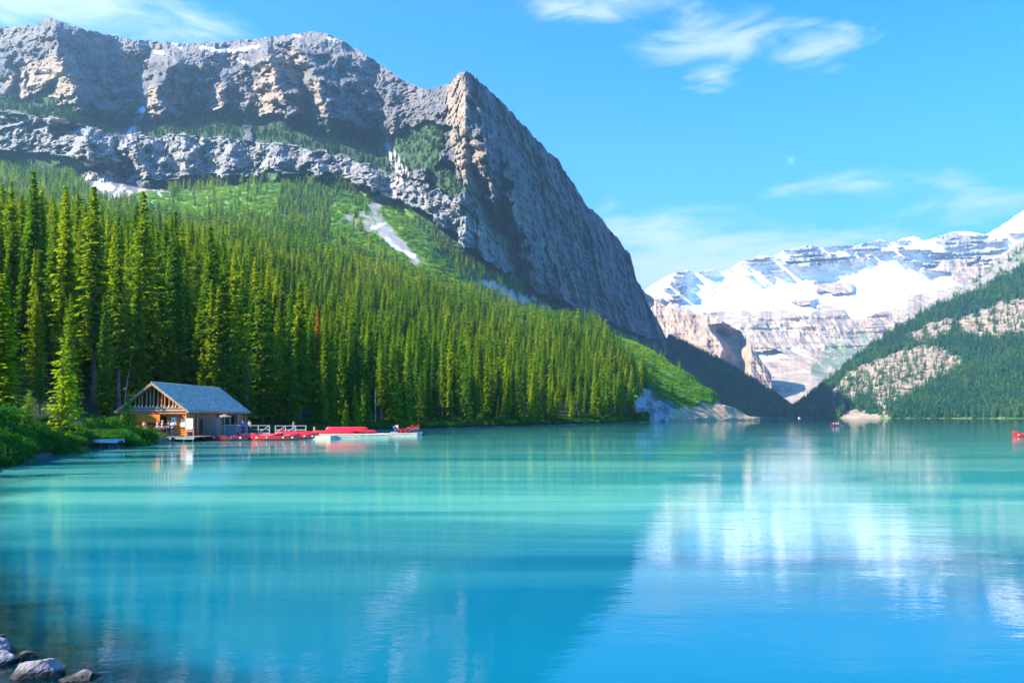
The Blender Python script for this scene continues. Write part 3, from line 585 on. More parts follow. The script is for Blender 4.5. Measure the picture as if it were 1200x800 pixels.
VFAR = [crown_mesh('crown', M_FARSPRUCE, 400+i, h=15, rad=r_, whorls=9, br=4, kites=2, bare=.04, ksz=3.2, gap=.02, taper=tp) for i, (r_, tp) in enumerate([(2.1,.85),(1.8,.75),(2.4,.9)])]
def proto_coll(name, meshes):
    c = bpy.data.collections.new(name)
    for i, m in enumerate(meshes): o = bpy.data.objects.new('%s_%02d' % (name, i), m); c.objects.link(o)
    return c
def scatter(name, pts, scl, rot, idx, coll, label=None):
    """many instances of the meshes of a collection as one stuff object"""
    pts = np.asarray(pts, np.float32); m = bpy.data.meshes.new(name); m.vertices.add(len(pts)); m.vertices.foreach_set('co', pts.ravel())
    a = m.attributes.new('scl', 'FLOAT_VECTOR', 'POINT'); a.data.foreach_set('vector', np.asarray(scl, np.float32).ravel())
    a = m.attributes.new('rotv', 'FLOAT_VECTOR', 'POINT'); a.data.foreach_set('vector', np.asarray(rot, np.float32).ravel())
    a = m.attributes.new('idx', 'INT', 'POINT'); a.data.foreach_set('value', np.asarray(idx, np.int32))
    ng = bpy.data.node_groups.new(name+'_nodes', 'GeometryNodeTree')
    ng.interface.new_socket('Geometry', in_out='INPUT', socket_type='NodeSocketGeometry'); ng.interface.new_socket('Geometry', in_out='OUTPUT', socket_type='NodeSocketGeometry')
    gi = N(ng, 'NodeGroupInput'); go = N(ng, 'NodeGroupOutput'); ip_ = N(ng, 'GeometryNodeInstanceOnPoints'); ci = N(ng, 'GeometryNodeCollectionInfo')
    ci.inputs[0].default_value = coll; ci.inputs[1].default_value = True; ci.inputs[2].default_value = True
    def na(nm, ty):
        n = N(ng, 'GeometryNodeInputNamedAttribute', data_type=ty); n.inputs['Name'].default_value = nm; return [o for o in n.outputs if o.enabled and o.name == 'Attribute'][0]
    L(ng, gi.outputs[0], ip_.inputs['Points']); L(ng, ci.outputs[0], ip_.inputs['Instance']); ip_.inputs['Pick Instance'].default_value = True
    L(ng, na('idx', 'INT'), ip_.inputs['Instance Index']); L(ng, na('scl', 'FLOAT_VECTOR'), ip_.inputs['Scale'])
    L(ng, na('rotv', 'FLOAT_VECTOR'), ip_.inputs['Rotation']); L(ng, ip_.outputs[0], go.inputs[0])
    o = link_mesh(name, m); md = o.modifiers.new('scatter', 'NODES'); md.node_group = ng; tag(o, label, kind='stuff'); return o
C_NEAR = proto_coll('near_spruce', NEAR); C_MID = proto_coll('mid_spruce', MID); C_FAR = proto_coll('far_spruce', FAR); C_VFAR = proto_coll('small_spruce', VFAR)
BEN = []
for m_ in VFAR: m2 = m_.copy(); m2.materials[0] = M_BENCH; BEN.append(m2)
C_BENCH = proto_coll('bench_spruce', BEN)
def tree_scatter(name, pts, h, h0, coll, n, label, wid=1.0):
    k = len(pts); s = np.asarray(h)/h0; w = s*wid*rng.uniform(.8, 1.2, k); rot = np.zeros((k, 3)); rot[:, 2] = rng.uniform(0, 6.28, k); rot[:, 0] = rng.normal(0, .02, k); rot[:, 1] = rng.normal(0, .02, k)
    return scatter(name, pts, np.stack([w, w, s], -1), rot, rng.integers(0, n, k), coll, label)
# forest floor positions on the hillside
def fan_zone(px, py):
    return inpoly(px, py, [(700,380),(722,384),(745,396),(775,412),(800,430),(830,452),(850,468),(900,480),(905,500),(748,500),(752,470),(757,452),(740,434),(716,412)])
def forest_points():
    X_, D_ = [], []
    for d0, d1, sp in [(36,260,5.0),(260,520,6.4),(520,900,7.6),(900,1560,8.6)]:
        xs = np.arange(-.80*d1, .36*d1, sp); ds = np.arange(d0, d1, sp); Xg, Dg = np.meshgrid(xs, ds); Xg = Xg+rng.uniform(-.45, .45, Xg.shape)*sp; Dg = Dg+rng.uniform(-.45, .45, Xg.shape)*sp
        X_.append(Xg.ravel()); D_.append(Dg.ravel())
    X = np.concatenate(X_); D = np.concatenate(D_); px = 600+X/D*F; d0 = ip(px, SHORE); z = ground_z(px, D); py = HZ-(z-CH)/D*F
    ok = (D > d0+np.where(px < 300, 9, 2.5)) & (px > -150) & (px < 885) & (z > .4)
    # boathouse clearing, plus gaps cut through the forest to let the sun in
    lx, ly = X+39, D-86; al = -(lx*.927+ly*.375); pe = np.abs(-lx*.375+ly*.927); ok &= ~((al > 0) & (al < 75) & (pe < 9)); lx, ly = X+33, D-58.5; al = -(lx*.94+ly*.34); pe = np.abs(-lx*.34+ly*.94); ok &= ~((al > 0) & (al < 60) & (pe < 6))
    ok &= ~((X > -49) & (X < -20) & (D > 66) & (D < 106)); ok &= ~((px < 250) & (D < 74) & (px > -20)); ok &= ~((px > 90) & (px < 200) & (D < 96))
    wx = px+7*fbm(px/22, py/22, o=3); wy = py+6*fbm(px/22+40, py/18, o=3); n = fbm(px/16, py/10, o=3); r = rng.random(len(px))
    mead = inpoly(wx, wy, [(150,232),(205,222),(260,222),(300,214),(330,212),(325,250),(290,262),(210,262),(160,250)]) | inpoly(wx, wy, [(395,225),(430,228),(470,236),(520,300),(560,345),(500,330),(430,316),(380,300),(385,250)])
    gul = (dline(wx, wy, GULLY) < 9) | inpoly(wx, wy, [(95,205),(140,195),(200,222),(200,240),(105,238)]) | (dline(wx, wy, [(556,330),(600,345),(640,362),(655,376)]) < 6)
    fan = fan_zone(px, py)
    fedge = fan & inpoly(px, py, [(748,395),(775,412),(800,430),(830,452),(846,466),(800,478),(770,470),(800,455),(790,438),(765,415)])
    ok &= ~(mead & (r > .10+.40*(n > .15))); ok &= ~(gul & (r > .06)); ok &= ~(fan & ~fedge); ok &= ~(fedge & (r > .20)); ok &= ~(inpoly(px, py, [(790,476),(832,481),(850,466),(900,480),(905,500),(745,500),(745,470)]))
    ok &= ~((D > 900) & (r < .15)); ok &= ~((fbm(X/13+5, D/13, o=3) < -.42) & (D > 150))
    X, D, z, px, py = (v[ok] for v in (X, D, z, px, py))
    h = np.interp(px, [-100, 120, 200, 330, 420, 600, 780], [22.5, 22.5, 23, 21, 19, 18, 17])*rng.uniform(.5, 1.25, len(px))*(1+.22*fbm(X/28, D/28, o=3)); h *= np.interp(D-ip(px, SHORE), [0, 12, 40, 500, 1000], [.72, .9, 1.02, .95, .72])
    f2 = fan_zone(px, py); h = np.where(f2, h*.55, h)
    return X, D, z, px, py, h
fX, fD, fz, fpx, fpy, fh = forest_points()
top_py = HZ-(fz+fh-CH)/fD*F
# which trees the camera can see: sweep from the front
order = np.argsort(fD); env = np.full(1400, 520.0); vis = np.zeros(len(fD))
for i in order:
    w = max(1.0, .085*fh[i]/fD[i]*F); a = int(np.clip(fpx[i]-w*.5+100, 0, 1399)); b = int(np.clip(fpx[i]+w*.5+101, a+1, 1400))
    e = env[a:b].mean(); vis[i] = max(0, min(e, fpy[i])-top_py[i]) if -6 < fpx[i] < 890 else 0
    x0 = int(np.clip(fpx[i]-w+100, 0, 1399)); x1 = int(np.clip(fpx[i]+w+101, x0+1, 1400)); u = np.abs(np.arange(x0, x1)-fpx[i]-100)/w
    env[x0:x1] = np.minimum(env[x0:x1], top_py[i]+np.clip(u, 0, 1)*.72*(fpy[i]-top_py[i]))
score = vis*(fh/fD); pick = np.zeros(len(fD), bool); HERO = 22
pick[np.argsort(-score)[:300-HERO]] = True; pick &= vis > 4
ANCH = [(-20,'cut by the left picture edge'),(14,'just right of the edge spruce'),(30,'above the short bushy spruce'),(45,'between the edge spruce and the yellow spruce'),(62,'left of the lit yellow spruce'),(78,'straight above the lit yellow spruce'),(95,'right of the lit yellow spruce'),(110,'above the plank walkway'),(124,'beside the thin blue-green spruce'),(136,'left of the leaning white snag'),(150,'at the leaning white snag'),(163,'above the left eave of the boathouse'),(177,'above the boathouse gable peak'),(190,'above the porch people'),(205,'above the boathouse gable corner'),(222,'above the notice board'),(238,'above the brown kiosk'),(253,'above the middle of the boathouse roof'),(268,'above the far roof end'),(283,'left of the dead tan spruce'),(297,'right of the dead tan spruce'),(312,'above the far doorway deck'),(330,'above the first mooring post'),(345,'above the white railing'),(362,'above the railing end'),(378,'above the left tip of the upturned canoes'),(395,'above the stacked canoes'),(412,'above the lime saplings'),(430,'above the right tip of the upturned canoes'),(448,'beside the bleached snag'),(466,'above the bending person'),(485,'above the two canoe ends'),(505,'just right of the last dock'),(530,'on the shore right of the docks'),(560,'above the first open shoreline'),(600,'at the centre of the wooded shore'),(640,'near the waterline snag'),(680,'right of the waterline snag'),(715,'near the end of the woods'),(745,'beside the grey scree'),(900,'at the grey scree')]
def where_words(px, D):
    d = D-float(ip(px, SHORE))
    return [w_ for p_, w_ in ANCH if px <= p_][0]
    if px < 60: return 'at the far left above the leafy shore bushes'
    if px < 150: return 'left of the boathouse behind the lit yellow spruce'
    if px < 230: return 'rising directly behind the boathouse gable'
    if px < 300: return 'rising behind the far end of the boathouse roof'
    if px < 375: return 'behind the white dock railing'
    if px < 450: return 'behind the upturned red canoes'
    if px < 540: return 'on the shore just right of the last dock'
    if px < 650: return 'on the middle of the wooded shoreline'
    return 'near the grey scree at the end of the woods'
def tree(px, D, h, crown, trunk, tint=(1, 1, 1), label='', group='spruces of the lakeside forest', wid=1.0, h0=25.0, z=None, name='spruce_tree', rz=None):
    z = float(ground_z(px, D)) if z is None else z
    r = empty(name, (float((px-600)/F*D), float(D), z), random.uniform(0, 6.28) if rz is None else rz); s = h/h0; r.scale = (s*wid, s*wid, s)
    tag(r, label, 'tree', group)
    t = bpy.data.objects.new('trunk', trunk); COL.objects.link(t); t.parent = r
    if crown:
        c = bpy.data.objects.new('crown', crown); COL.objects.link(c); c.parent = r; c.color = (*tint, 1)
    return r
NOTES = {}
for i in np.nonzero(pick)[0]:
    k = random.randrange(6); hh = fh[i]; d = fD[i]-float(ip(fpx[i], SHORE)); big_ = hh > 20 if fpx[i] < 330 else hh > 19
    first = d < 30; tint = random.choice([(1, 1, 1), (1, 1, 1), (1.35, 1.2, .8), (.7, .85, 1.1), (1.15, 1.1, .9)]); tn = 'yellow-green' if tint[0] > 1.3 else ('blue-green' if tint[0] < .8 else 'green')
    hw = 'very tall' if hh > (23 if fpx[i] < 330 else 21) else ('tall' if big_ else ('short' if hh < (16 if fpx[i] < 330 else 15) else 'mid-height'))
    wd_ = random.uniform(.82, 1.2); sw = 'slender ' if wd_ < .95 else ('broad ' if wd_ > 1.08 else '')
    row = 'front-row' if d < 16 else ('second-rank' if d < 34 else ('third-rank' if d < 60 else 'upslope'))
    lab = '%s %s%s%s %s spruce %s' % (hw, sw, tn, ' bare-stemmed' if k == 4 else '', row, where_words(fpx[i], fD[i]))
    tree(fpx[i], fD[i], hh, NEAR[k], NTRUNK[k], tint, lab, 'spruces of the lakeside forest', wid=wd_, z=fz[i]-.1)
rest = ~pick
for nm, lo, hi, coll, n, h0, lab in [('spruce_forest', 0, 190, C_NEAR, 6, 25, 'dark spruces deep in the woods between the nearer trees'), ('hillside_forest', 190, 620, C_MID, 5, 20, 'dense sunlit spruce forest climbing the hillside'), ('upper_forest', 620, 5000, C_FAR, 3, 18, 'thinning spruce forest high below the grey cliffs')]:
    m = rest & (fD >= lo) & (fD < hi); tree_scatter(nm, np.stack([fX[m], fD[m], fz[m]-.2], -1), fh[m], h0, coll, n, lab, 1.05 if lo == 0 else 1.3)
mpx = massif_trees[:, 0]/massif_trees[:, 1]*F+600; mt = massif_trees[mpx < 782]; k = len(mt); tree_scatter('mountain_forest', mt, rng.uniform(7, 15, k), 15, C_BENCH, 3, 'small dark spruces on the mountain benches', 1.1)
mt = massif_trees[mpx >= 782]; k = len(mt); tree_scatter('lake_end_forest', mt, rng.uniform(12, 20, k), 15, C_VFAR, 3, 'shaded blue-green forest on the spur at the end of the lake', 1.1)
k = len(right_trees); tree_scatter('opposite_forest', right_trees, rng.uniform(12, 20, k), 15, C_VFAR, 3, 'blue-green forest covering the slope across the lake', 1.0)
# trees out of frame on the near shore to the left (they throw the long shadows on the water)
sh = []
for x, y, h in [(-26,-14,22),(-24,-20,22),(-35,-15,25),(-42,27,15),(-46,27,18),(-50,31,20),(-54,33,22),(-60,37,22),(-64,44,24)]: sh.append((x, y, h))
sh = np.array(sh, float); tree_scatter('near_shore_forest', np.stack([sh[:, 0], sh[:, 1], np.full(len(sh), 1.0)], -1), sh[:, 2], 25, C_NEAR, 6, 'unseen tall spruces on the near bank, out of frame, shadowing the water', 1.15)
# ---- single trees that stand out
def top_h(px, D, py): return CH+(HZ-py)/F*D-float(ground_z(px, D))
SMALL = [crown_mesh('crown', M_SPRUCE, 520+i, h=7, rad=r_, whorls=26, br=6, kites=12, bare=b, ksz=.34, gap=.16, droop=.12, taper=.7) for i, (r_, b) in enumerate([(1.15, .16), (1.3, .05), (1.2, .10)])]
STRUNK = trunk_mesh('trunk', 6.8, .12, M_BARK, 77, stubs=6)
DEADC = crown_mesh('crown', M_DEAD, 610, h=10, rad=.85, whorls=44, br=6, kites=9, bare=.06, ksz=.34, gap=.15, droop=.9, taper=.45)
SNAG = trunk_mesh('trunk', 12, .11, M_SNAG, 81, lean=.16, stubs=5); SNAG2 = trunk_mesh('trunk', 14, .16, M_SNAG, 83, stubs=46)
BRIGHT = (2.1, 1.55, .8)
def hero(px, D, pytop, kind, tint, label, wid=1.0, name='spruce_tree'):
    h = top_h(px, D, pytop)
    if kind == 'small': return tree(px, D, h, SMALL[random.randrange(3)], STRUNK, tint, label, None, wid, 7.0, name=name)
    if kind == 'dead': return tree(px, D, h, DEADC, trunk_mesh('trunk', 10.4, .12, M_SNAG, 5, stubs=4), tint, label, None, wid, 10.0, name='dead_tree')
    if kind == 'bare': return tree(px, D, h, None, SNAG2 if wid == 1 else SNAG, tint, label, None, 1.0, 14.0 if wid == 1 else 12.0, name='dead_tree', rz=0)
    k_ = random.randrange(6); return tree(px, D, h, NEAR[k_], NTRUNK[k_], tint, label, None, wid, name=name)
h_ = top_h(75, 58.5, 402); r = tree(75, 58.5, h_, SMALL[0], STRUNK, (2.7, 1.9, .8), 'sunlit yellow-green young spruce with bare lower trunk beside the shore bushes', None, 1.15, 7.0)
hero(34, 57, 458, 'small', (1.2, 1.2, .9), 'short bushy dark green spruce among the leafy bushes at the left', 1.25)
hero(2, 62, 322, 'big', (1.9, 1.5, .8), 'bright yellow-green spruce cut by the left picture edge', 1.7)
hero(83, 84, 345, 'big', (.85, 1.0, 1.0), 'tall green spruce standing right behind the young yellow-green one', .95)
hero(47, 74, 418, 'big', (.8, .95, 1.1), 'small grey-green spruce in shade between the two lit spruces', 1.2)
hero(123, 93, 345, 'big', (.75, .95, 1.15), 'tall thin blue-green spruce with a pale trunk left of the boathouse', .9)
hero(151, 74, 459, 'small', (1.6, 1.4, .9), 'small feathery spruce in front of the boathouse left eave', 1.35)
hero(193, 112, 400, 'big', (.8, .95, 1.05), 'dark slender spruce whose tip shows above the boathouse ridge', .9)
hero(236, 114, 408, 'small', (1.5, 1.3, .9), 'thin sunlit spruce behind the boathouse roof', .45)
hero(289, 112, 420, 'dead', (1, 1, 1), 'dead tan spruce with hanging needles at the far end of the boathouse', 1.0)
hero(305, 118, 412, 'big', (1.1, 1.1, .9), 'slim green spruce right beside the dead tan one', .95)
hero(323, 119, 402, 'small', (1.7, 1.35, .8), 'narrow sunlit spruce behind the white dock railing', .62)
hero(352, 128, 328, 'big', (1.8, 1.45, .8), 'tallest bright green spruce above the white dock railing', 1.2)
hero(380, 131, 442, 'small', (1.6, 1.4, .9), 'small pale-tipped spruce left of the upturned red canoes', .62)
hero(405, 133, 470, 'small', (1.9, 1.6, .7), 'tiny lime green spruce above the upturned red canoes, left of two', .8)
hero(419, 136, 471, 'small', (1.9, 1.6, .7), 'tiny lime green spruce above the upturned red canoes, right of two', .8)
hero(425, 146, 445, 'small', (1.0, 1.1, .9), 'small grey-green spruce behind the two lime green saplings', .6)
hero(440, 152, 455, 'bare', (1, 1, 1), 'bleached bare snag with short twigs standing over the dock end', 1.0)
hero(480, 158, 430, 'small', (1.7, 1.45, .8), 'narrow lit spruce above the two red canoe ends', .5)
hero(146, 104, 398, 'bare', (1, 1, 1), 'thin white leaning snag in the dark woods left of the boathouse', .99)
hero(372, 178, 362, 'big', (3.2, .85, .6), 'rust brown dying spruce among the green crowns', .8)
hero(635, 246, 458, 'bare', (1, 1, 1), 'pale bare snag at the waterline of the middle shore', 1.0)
# ------------------------------------------------------------------ bushes
def bush_mesh(seed, mat_, r=1.2, n=900, leaf=.13, flat=.8):
    g = np.random.default_rng(seed); V = []; lobes = [(g.uniform(-.6, .6)*r, g.uniform(-.6, .6)*r, g.uniform(.25, .9)*r*flat, g.uniform(.35, .62)*r) for _ in range(11)]
    for k_ in range(n):
        lx, ly, lz, lr = lobes[g.integers(0, 11)]; d = g.normal(size=3); d /= np.linalg.norm(d); p = np.array([lx, ly, lz])+d*lr*g.uniform(.55, 1.08); p[2] = max(p[2], .03)
        u = g.normal(size=3); u /= np.linalg.norm(u); w = np.cross(u, d+.3*g.normal(size=3)); w /= np.linalg.norm(w)+1e-6; l = leaf*g.uniform(.7, 1.5)
        V += [p-u*l*.5, p+w*l*.28, p+u*l*.7, p-w*l*.28]
    V = np.array(V); return np_mesh('leaves', V, np.arange(len(V)).reshape(-1, 4), mat_, smooth=False)
def stems_mesh(seed, r=1.2):
    g = random.Random(seed); m = MB()
    for i in range(9):
        a = g.uniform(0, 6.28); l = g.uniform(.5, .95)*r; m.tube([(0, 0, -.1), (math.cos(a)*l*.35, math.sin(a)*l*.35, l*.5), (math.cos(a)*l*.7, math.sin(a)*l*.7, l*1.0)], [.03, .02, .008], 4)
    return m.mesh('stems', M_BARK)
BUSH = [bush_mesh(30+i, M_LEAF, n=1500) for i in range(4)]; STEMS = [stems_mesh(i) for i in range(2)]
def bush(px, D, s, tint, label, z=None, sq=1.0):
    s *= .64
    zz = float(ground_z(px, D)) if z is None else z; r = empty('bush', (float((px-600)/F*D), D, zz-.05), random.uniform(0, 6.28)); r.scale = (s, s, s*sq); tag(r, label, 'bush', 'leafy bushes along the left shore')
    a = bpy.data.objects.new('leaves', random.choice(BUSH)); COL.objects.link(a); a.parent = r; a.color = (*tint, 1)
    b = bpy.data.objects.new('stems', random.choice(STEMS)); COL.objects.link(b); b.parent = r
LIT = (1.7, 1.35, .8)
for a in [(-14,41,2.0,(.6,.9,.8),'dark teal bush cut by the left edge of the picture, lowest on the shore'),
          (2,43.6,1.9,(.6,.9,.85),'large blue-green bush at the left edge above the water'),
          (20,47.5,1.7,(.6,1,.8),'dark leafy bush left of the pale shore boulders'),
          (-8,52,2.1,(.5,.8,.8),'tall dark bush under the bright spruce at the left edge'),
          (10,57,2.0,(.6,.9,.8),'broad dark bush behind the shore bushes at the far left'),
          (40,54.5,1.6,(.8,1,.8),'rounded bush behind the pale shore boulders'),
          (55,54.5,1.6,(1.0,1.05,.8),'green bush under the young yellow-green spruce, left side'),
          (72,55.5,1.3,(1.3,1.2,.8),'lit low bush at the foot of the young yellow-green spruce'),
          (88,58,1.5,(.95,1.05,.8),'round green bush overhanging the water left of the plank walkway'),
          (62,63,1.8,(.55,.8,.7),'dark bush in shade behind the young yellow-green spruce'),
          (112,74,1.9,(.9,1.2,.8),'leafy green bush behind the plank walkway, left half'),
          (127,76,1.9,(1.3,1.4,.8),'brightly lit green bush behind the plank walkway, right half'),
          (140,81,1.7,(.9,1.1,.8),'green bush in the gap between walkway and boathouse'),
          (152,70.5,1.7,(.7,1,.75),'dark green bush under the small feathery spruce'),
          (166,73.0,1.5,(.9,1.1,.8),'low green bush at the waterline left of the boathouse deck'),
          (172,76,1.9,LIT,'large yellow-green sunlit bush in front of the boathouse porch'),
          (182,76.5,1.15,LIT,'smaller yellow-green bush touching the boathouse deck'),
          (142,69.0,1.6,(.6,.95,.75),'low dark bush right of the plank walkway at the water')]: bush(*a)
# undergrowth along the waterline and grass under the trees
def tuft_mesh(seed, n=60):
    g = np.random.default_rng(seed); V = []
    for _ in range(n):
        a = g.uniform(0, 6.28); r_ = g.uniform(0, .35); b = np.array([math.cos(a)*r_, math.sin(a)*r_, 0]); d = np.array([math.cos(a)*g.uniform(.1, .5), math.sin(a)*g.uniform(.1, .5), g.uniform(.35, .9)])*g.uniform(.5, 1); s_ = np.array([-math.sin(a), math.cos(a), 0])*.07
        V += [b-s_*.4, b+d*.6+s_*.1-s_, b+d, b+d*.5+s_]
    V = np.array(V); return np_mesh('tuft', V, np.arange(len(V)).reshape(-1, 4), M_LEAF, smooth=False)
C_UND = proto_coll('undergrowth_clump', [tuft_mesh(i) for i in range(3)]+[BUSH[0], BUSH[1]])
def und_points():
    px = np.concatenate([rng.uniform(-30, 760, 9000), rng.uniform(-30, 195, 3500)]); d0 = ip(px, SHORE); D = d0+rng.random(12500)**1.8*np.clip(d0*.16, 9, 24)+.4
    X = (px-600)/F*D; ok = ~((X > -47) & (X < -30) & (D > 79) & (D < 104)); px, D, X = px[ok], D[ok], X[ok]
    z = ground_z(px, D); keep = (z > .3) & ~((px > 185) & (px < 300) & (D < 106)); return np.stack([X, D, z], -1)[keep], D[keep]
up_, ud = und_points(); k = len(up_); s = rng.uniform(.5, 1.3, k)*np.interp(ud, [40, 300], [.8, 1.5]); ii = rng.integers(0, 5, k); s = np.where(ii > 2, s*.62, s)
rot = np.zeros((k, 3)); rot[:, 2] = rng.uniform(0, 6.28, k); scatter('undergrowth', up_, np.stack([s, s, s*.8], -1), rot, ii, C_UND, 'low green shrubs and grass fringing the wooded shore')
# shrubs on the open avalanche fan
def fan_points():
    px = rng.uniform(700, 870, 26000); D = rng.uniform(380, 900, 26000); d0 = ip(px, SHORE); z = ground_z(px, D); py = HZ-(z-CH)/D*F
    wx, wy = px+4*fbm(px/15, py/12, o=3), py+4*fbm(px/15+9, py/12, o=3)
    ok = (D > d0+12) & inpoly(wx, wy, [(705,384),(722,386),(745,398),(775,416),(800,432),(830,453),(846,468),(800,478),(772,463),(735,438),(712,412)]); X = (px-600)/F*D; return np.stack([X, D, z], -1)[ok]
def slope_points():
    px = rng.uniform(140, 570, 60000); D = rng.uniform(650, 1500, 60000); z = ground_z(px, D); py = HZ-(z-CH)/D*F; wx, wy = px+7*fbm(px/22, py/22, o=3), py+6*fbm(px/22+40, py/18, o=3)
    ok = (inpoly(wx, wy, [(150,232),(205,222),(260,222),(300,214),(330,212),(325,250),(290,262),(210,262),(160,250)]) | inpoly(wx, wy, [(395,225),(430,228),(470,236),(520,300),(560,345),(500,330),(430,318),(380,300),(385,250)])) & (dline(wx, wy, GULLY) > 8) & ~inpoly(wx, wy, [(400,250),(450,248),(455,268),(470,285),(430,272),(405,262)]) & (fbm(px/8, py/5, o=3) > -.02)
    return np.stack([(px-600)/F*D, D, z], -1)[ok]
fp = fan_points(); k1 = len(fp); fp = np.concatenate([fp, slope_points()]); k = len(fp); s = rng.uniform(1.1, 2.6, k)*np.where(np.arange(k) < k1, 1, 1.5); rot = np.zeros((k, 3)); rot[:, 2] = rng.uniform(0, 6.28, k)
C_FAN = proto_coll('fan_shrub', [bush_mesh(60+i, M_GRASS, n=120, leaf=.42, flat=.5) for i in range(3)])
scatter('meadow_shrubs', fp, np.stack([s, s, s*.42], -1), rot, rng.integers(0, 3, k), C_FAN, 'bright green shrubs covering the open avalanche fan')
# ------------------------------------------------------------------ boulders
M_STONE = mat('shore_stone', (.27, .26, .26), .8, .55, 5.5, .05, spec=.3)
t_ = M_STONE.node_tree; b_ = t_.nodes['Principled BSDF']; src = b_.inputs['Base Color'].links[0].from_socket; g_ = N(t_, 'ShaderNodeNewGeometry'); s_ = N(t_, 'ShaderNodeSeparateXYZ'); L(t_, g_.outputs['Position'], s_.inputs[0])
wet = maprange(t_, mathn(t_, 'ADD', s_.outputs[2], mathn(t_, 'MULTIPLY', noise(t_, g_.outputs['Position'], 9, 3), -.09)), -.01, .05)     # wet, algae-stained foot of each stone
L(t_, mixc(t_, wet, (.035, .032, .026), src), b_.inputs['Base Color'])
def rock(loc, d, seed, label, rz=0.0, group=None, m_=None):
    bm = bmesh.new(); bmesh.ops.create_icosphere(bm, subdivisions=5, radius=1.0); P0 = np.array([v.co[:] for v in bm.verts]); g = random.Random(seed)
    planes = []
    for _ in range(15):
        nn = np.array([g.gauss(0, 1), g.gauss(0, 1), g.gauss(0, 1)]); nn /= np.linalg.norm(nn); planes.append((nn, g.uniform(.5, .88)))
    for nn, h in planes: dd = P0@nn-h; P0 = P0-np.outer(np.clip(dd, 0, None), nn)
    P0 *= (1+.05*fbm(P0[:, 0]*2+seed, P0[:, 1]*2, P0[:, 2]*2, o=4)+.05*ridged(P0[:, 0]*5+seed, P0[:, 1]*5, P0[:, 2]*5, o=4))[:, None]; P0 *= np.array(d)/2
    for v, p in zip(bm.verts, P0): v.co = p
    m = bpy.data.meshes.new('boulder'); bm.to_mesh(m); bm.free(); m.materials.append(m_ or M_STONE)
    o = link_mesh('boulder', m); o.location = loc; o.rotation_euler = (0, 0, rz); tag(o, label, 'rock', group); return o
def wp(px, py, z=0): D = (CH-z)/((py-HZ)/F); return ((px-600)/F*D, D, z)
x, y, z = wp(8, 764); rock((x-.12, y, .02), (.56, .42, .34), 1, 'pale flat stone at the left edge, highest of the foreground rocks', .2)
x, y, z = wp(6, 776); rock((x-.1, y, -.02), (.54, .32, .28), 2, 'bluish stone at the left edge just below the palest one', .5)
x, y, z = wp(48, 790); rock((x, y, .0), (.56, .34, .36), 3, 'dark wedge-shaped rock with a pale top at the bottom edge', .35)
x, y, z = wp(88, 795); rock((x, y, -.03), (.40, .30, .26), 4, 'smaller rock with a flat bluish top, rightmost of the foreground rocks', -.1)
x, y, z = wp(0, 752); rock((x-.25, y+.2, -.06), (.5, .4, .26), 9, 'half sunken grey stone behind the pale foreground stone', .9)
M_WET = mat('wet_stone', (.13, .12, .10), .6, .4, 3.5, .02)
for i, (px, py, s) in enumerate([(34,738,.9),(70,752,.8),(18,716,1.0),(112,782,.7),(134,796,.8)]):
    x, y, z = wp(px, py); rock((x, y, -.28), (s*.9, s*.6, .26), 20+i, 'dull brown stone seen blurred through the shallow water', i*.7, 'stones under the shallow water', M_WET)
for px, py, s_, lab in [(58,778,.16,'small dark stone between the two left foreground rocks'),(110,792,.14,'small dark stone right of the rightmost foreground rock'),(34,768,.2,'small wet stone right of the upper pale stone'),(72,781,.11,'pebble-sized stone above the gap between the two lower rocks'),(100,776,.12,'tiny wet stone just breaking the water, farthest right')]:
    x, y, z = wp(px, py); rock((x, y, -.02), (s_*1.3, s_, s_*.8), int(px)+3, lab, px*.1)
for px, py, dz, d, lab in [(36,532,.15,(1.3,.8,.5),'largest pale boulder on the left shore, nearest the water'), (30,530,.2,(.8,.6,.5),'pale boulder at the left end of the shore boulders'), (43,533,.08,(.9,.6,.35),'low light grey boulder at the right end of the shore boulders'), (48,524,.5,(1.2,.7,.5),'light grey boulder tucked between the bushes above the shore'), (76,530,.05,(.8,.6,.4),'dark grey rock at the waterline under the round green bush')]:
    x, y, z = wp(px, py); rock((x, y, dz), d, int(px), lab, .4)
# ------------------------------------------------------------------ materials of built things
M_LOG = mat('weathered_log', (.56, .22, .12), .8, .35, 5, .01, stretch=(.4, .4, 3))
M_LOGL = mat('sunlit_log', (.82, .27, .04), .7, .25, 5, .01, stretch=(.4, .4, 3))  # porch logs, the orange sunlight put into their colour
M_POLE = mat('gable_pole', (.50, .22, .08), .8, .3, 5, .01)
M_DARK = mat('dark_interior', (.05, .028, .018), .9, .3, 3)
M_SHIN = mat('cedar_shingle', (.54, .46, .38), .8, .5, 2.2, .01)
M_FASC = mat('fascia_board', (.46, .29, .17), .8, .25, 4)
M_PALE = mat('pale_paint', (.78, .77, .73), .6, .06, 4)
M_ORANGE = mat('orange_board', (.95, .25, .01), .5, .12, 3)
M_BOARDS = mat('brown_board', (.32, .19, .15), .85, .3, 4, .01)
M_DECK = mat('deck_plank', (.38, .33, .28), .85, .3, 4, .008)
M_DOCK = mat('cream_dock', (.85, .64, .42), .75, .12, 3)
M_PILE = mat('dark_pile', (.08, .065, .055), .9, .3, 5)
M_WRAIL = mat('white_rail', (.55, .55, .55), .6, .1, 5)
M_RED = mat('red_hull', (.78, .018, .022), .28, .10, 2, spec=.5, coat=.4)
M_REDIN = mat('red_hull_inside', (.50, .03, .03), .5, .15, 3)
M_GUN = mat('gunwale', (.50, .34, .2), .5, .2, 6)
M_WHITE = mat('white_mark', (.82, .82, .8), .5, .03, 4)
M_GLASS = mat('window_glass', (.03, .04, .05), .15, .2, 3, spec=.6)
M_SKIN = mat('skin', (.55, .34, .25), .6, .08, 8)
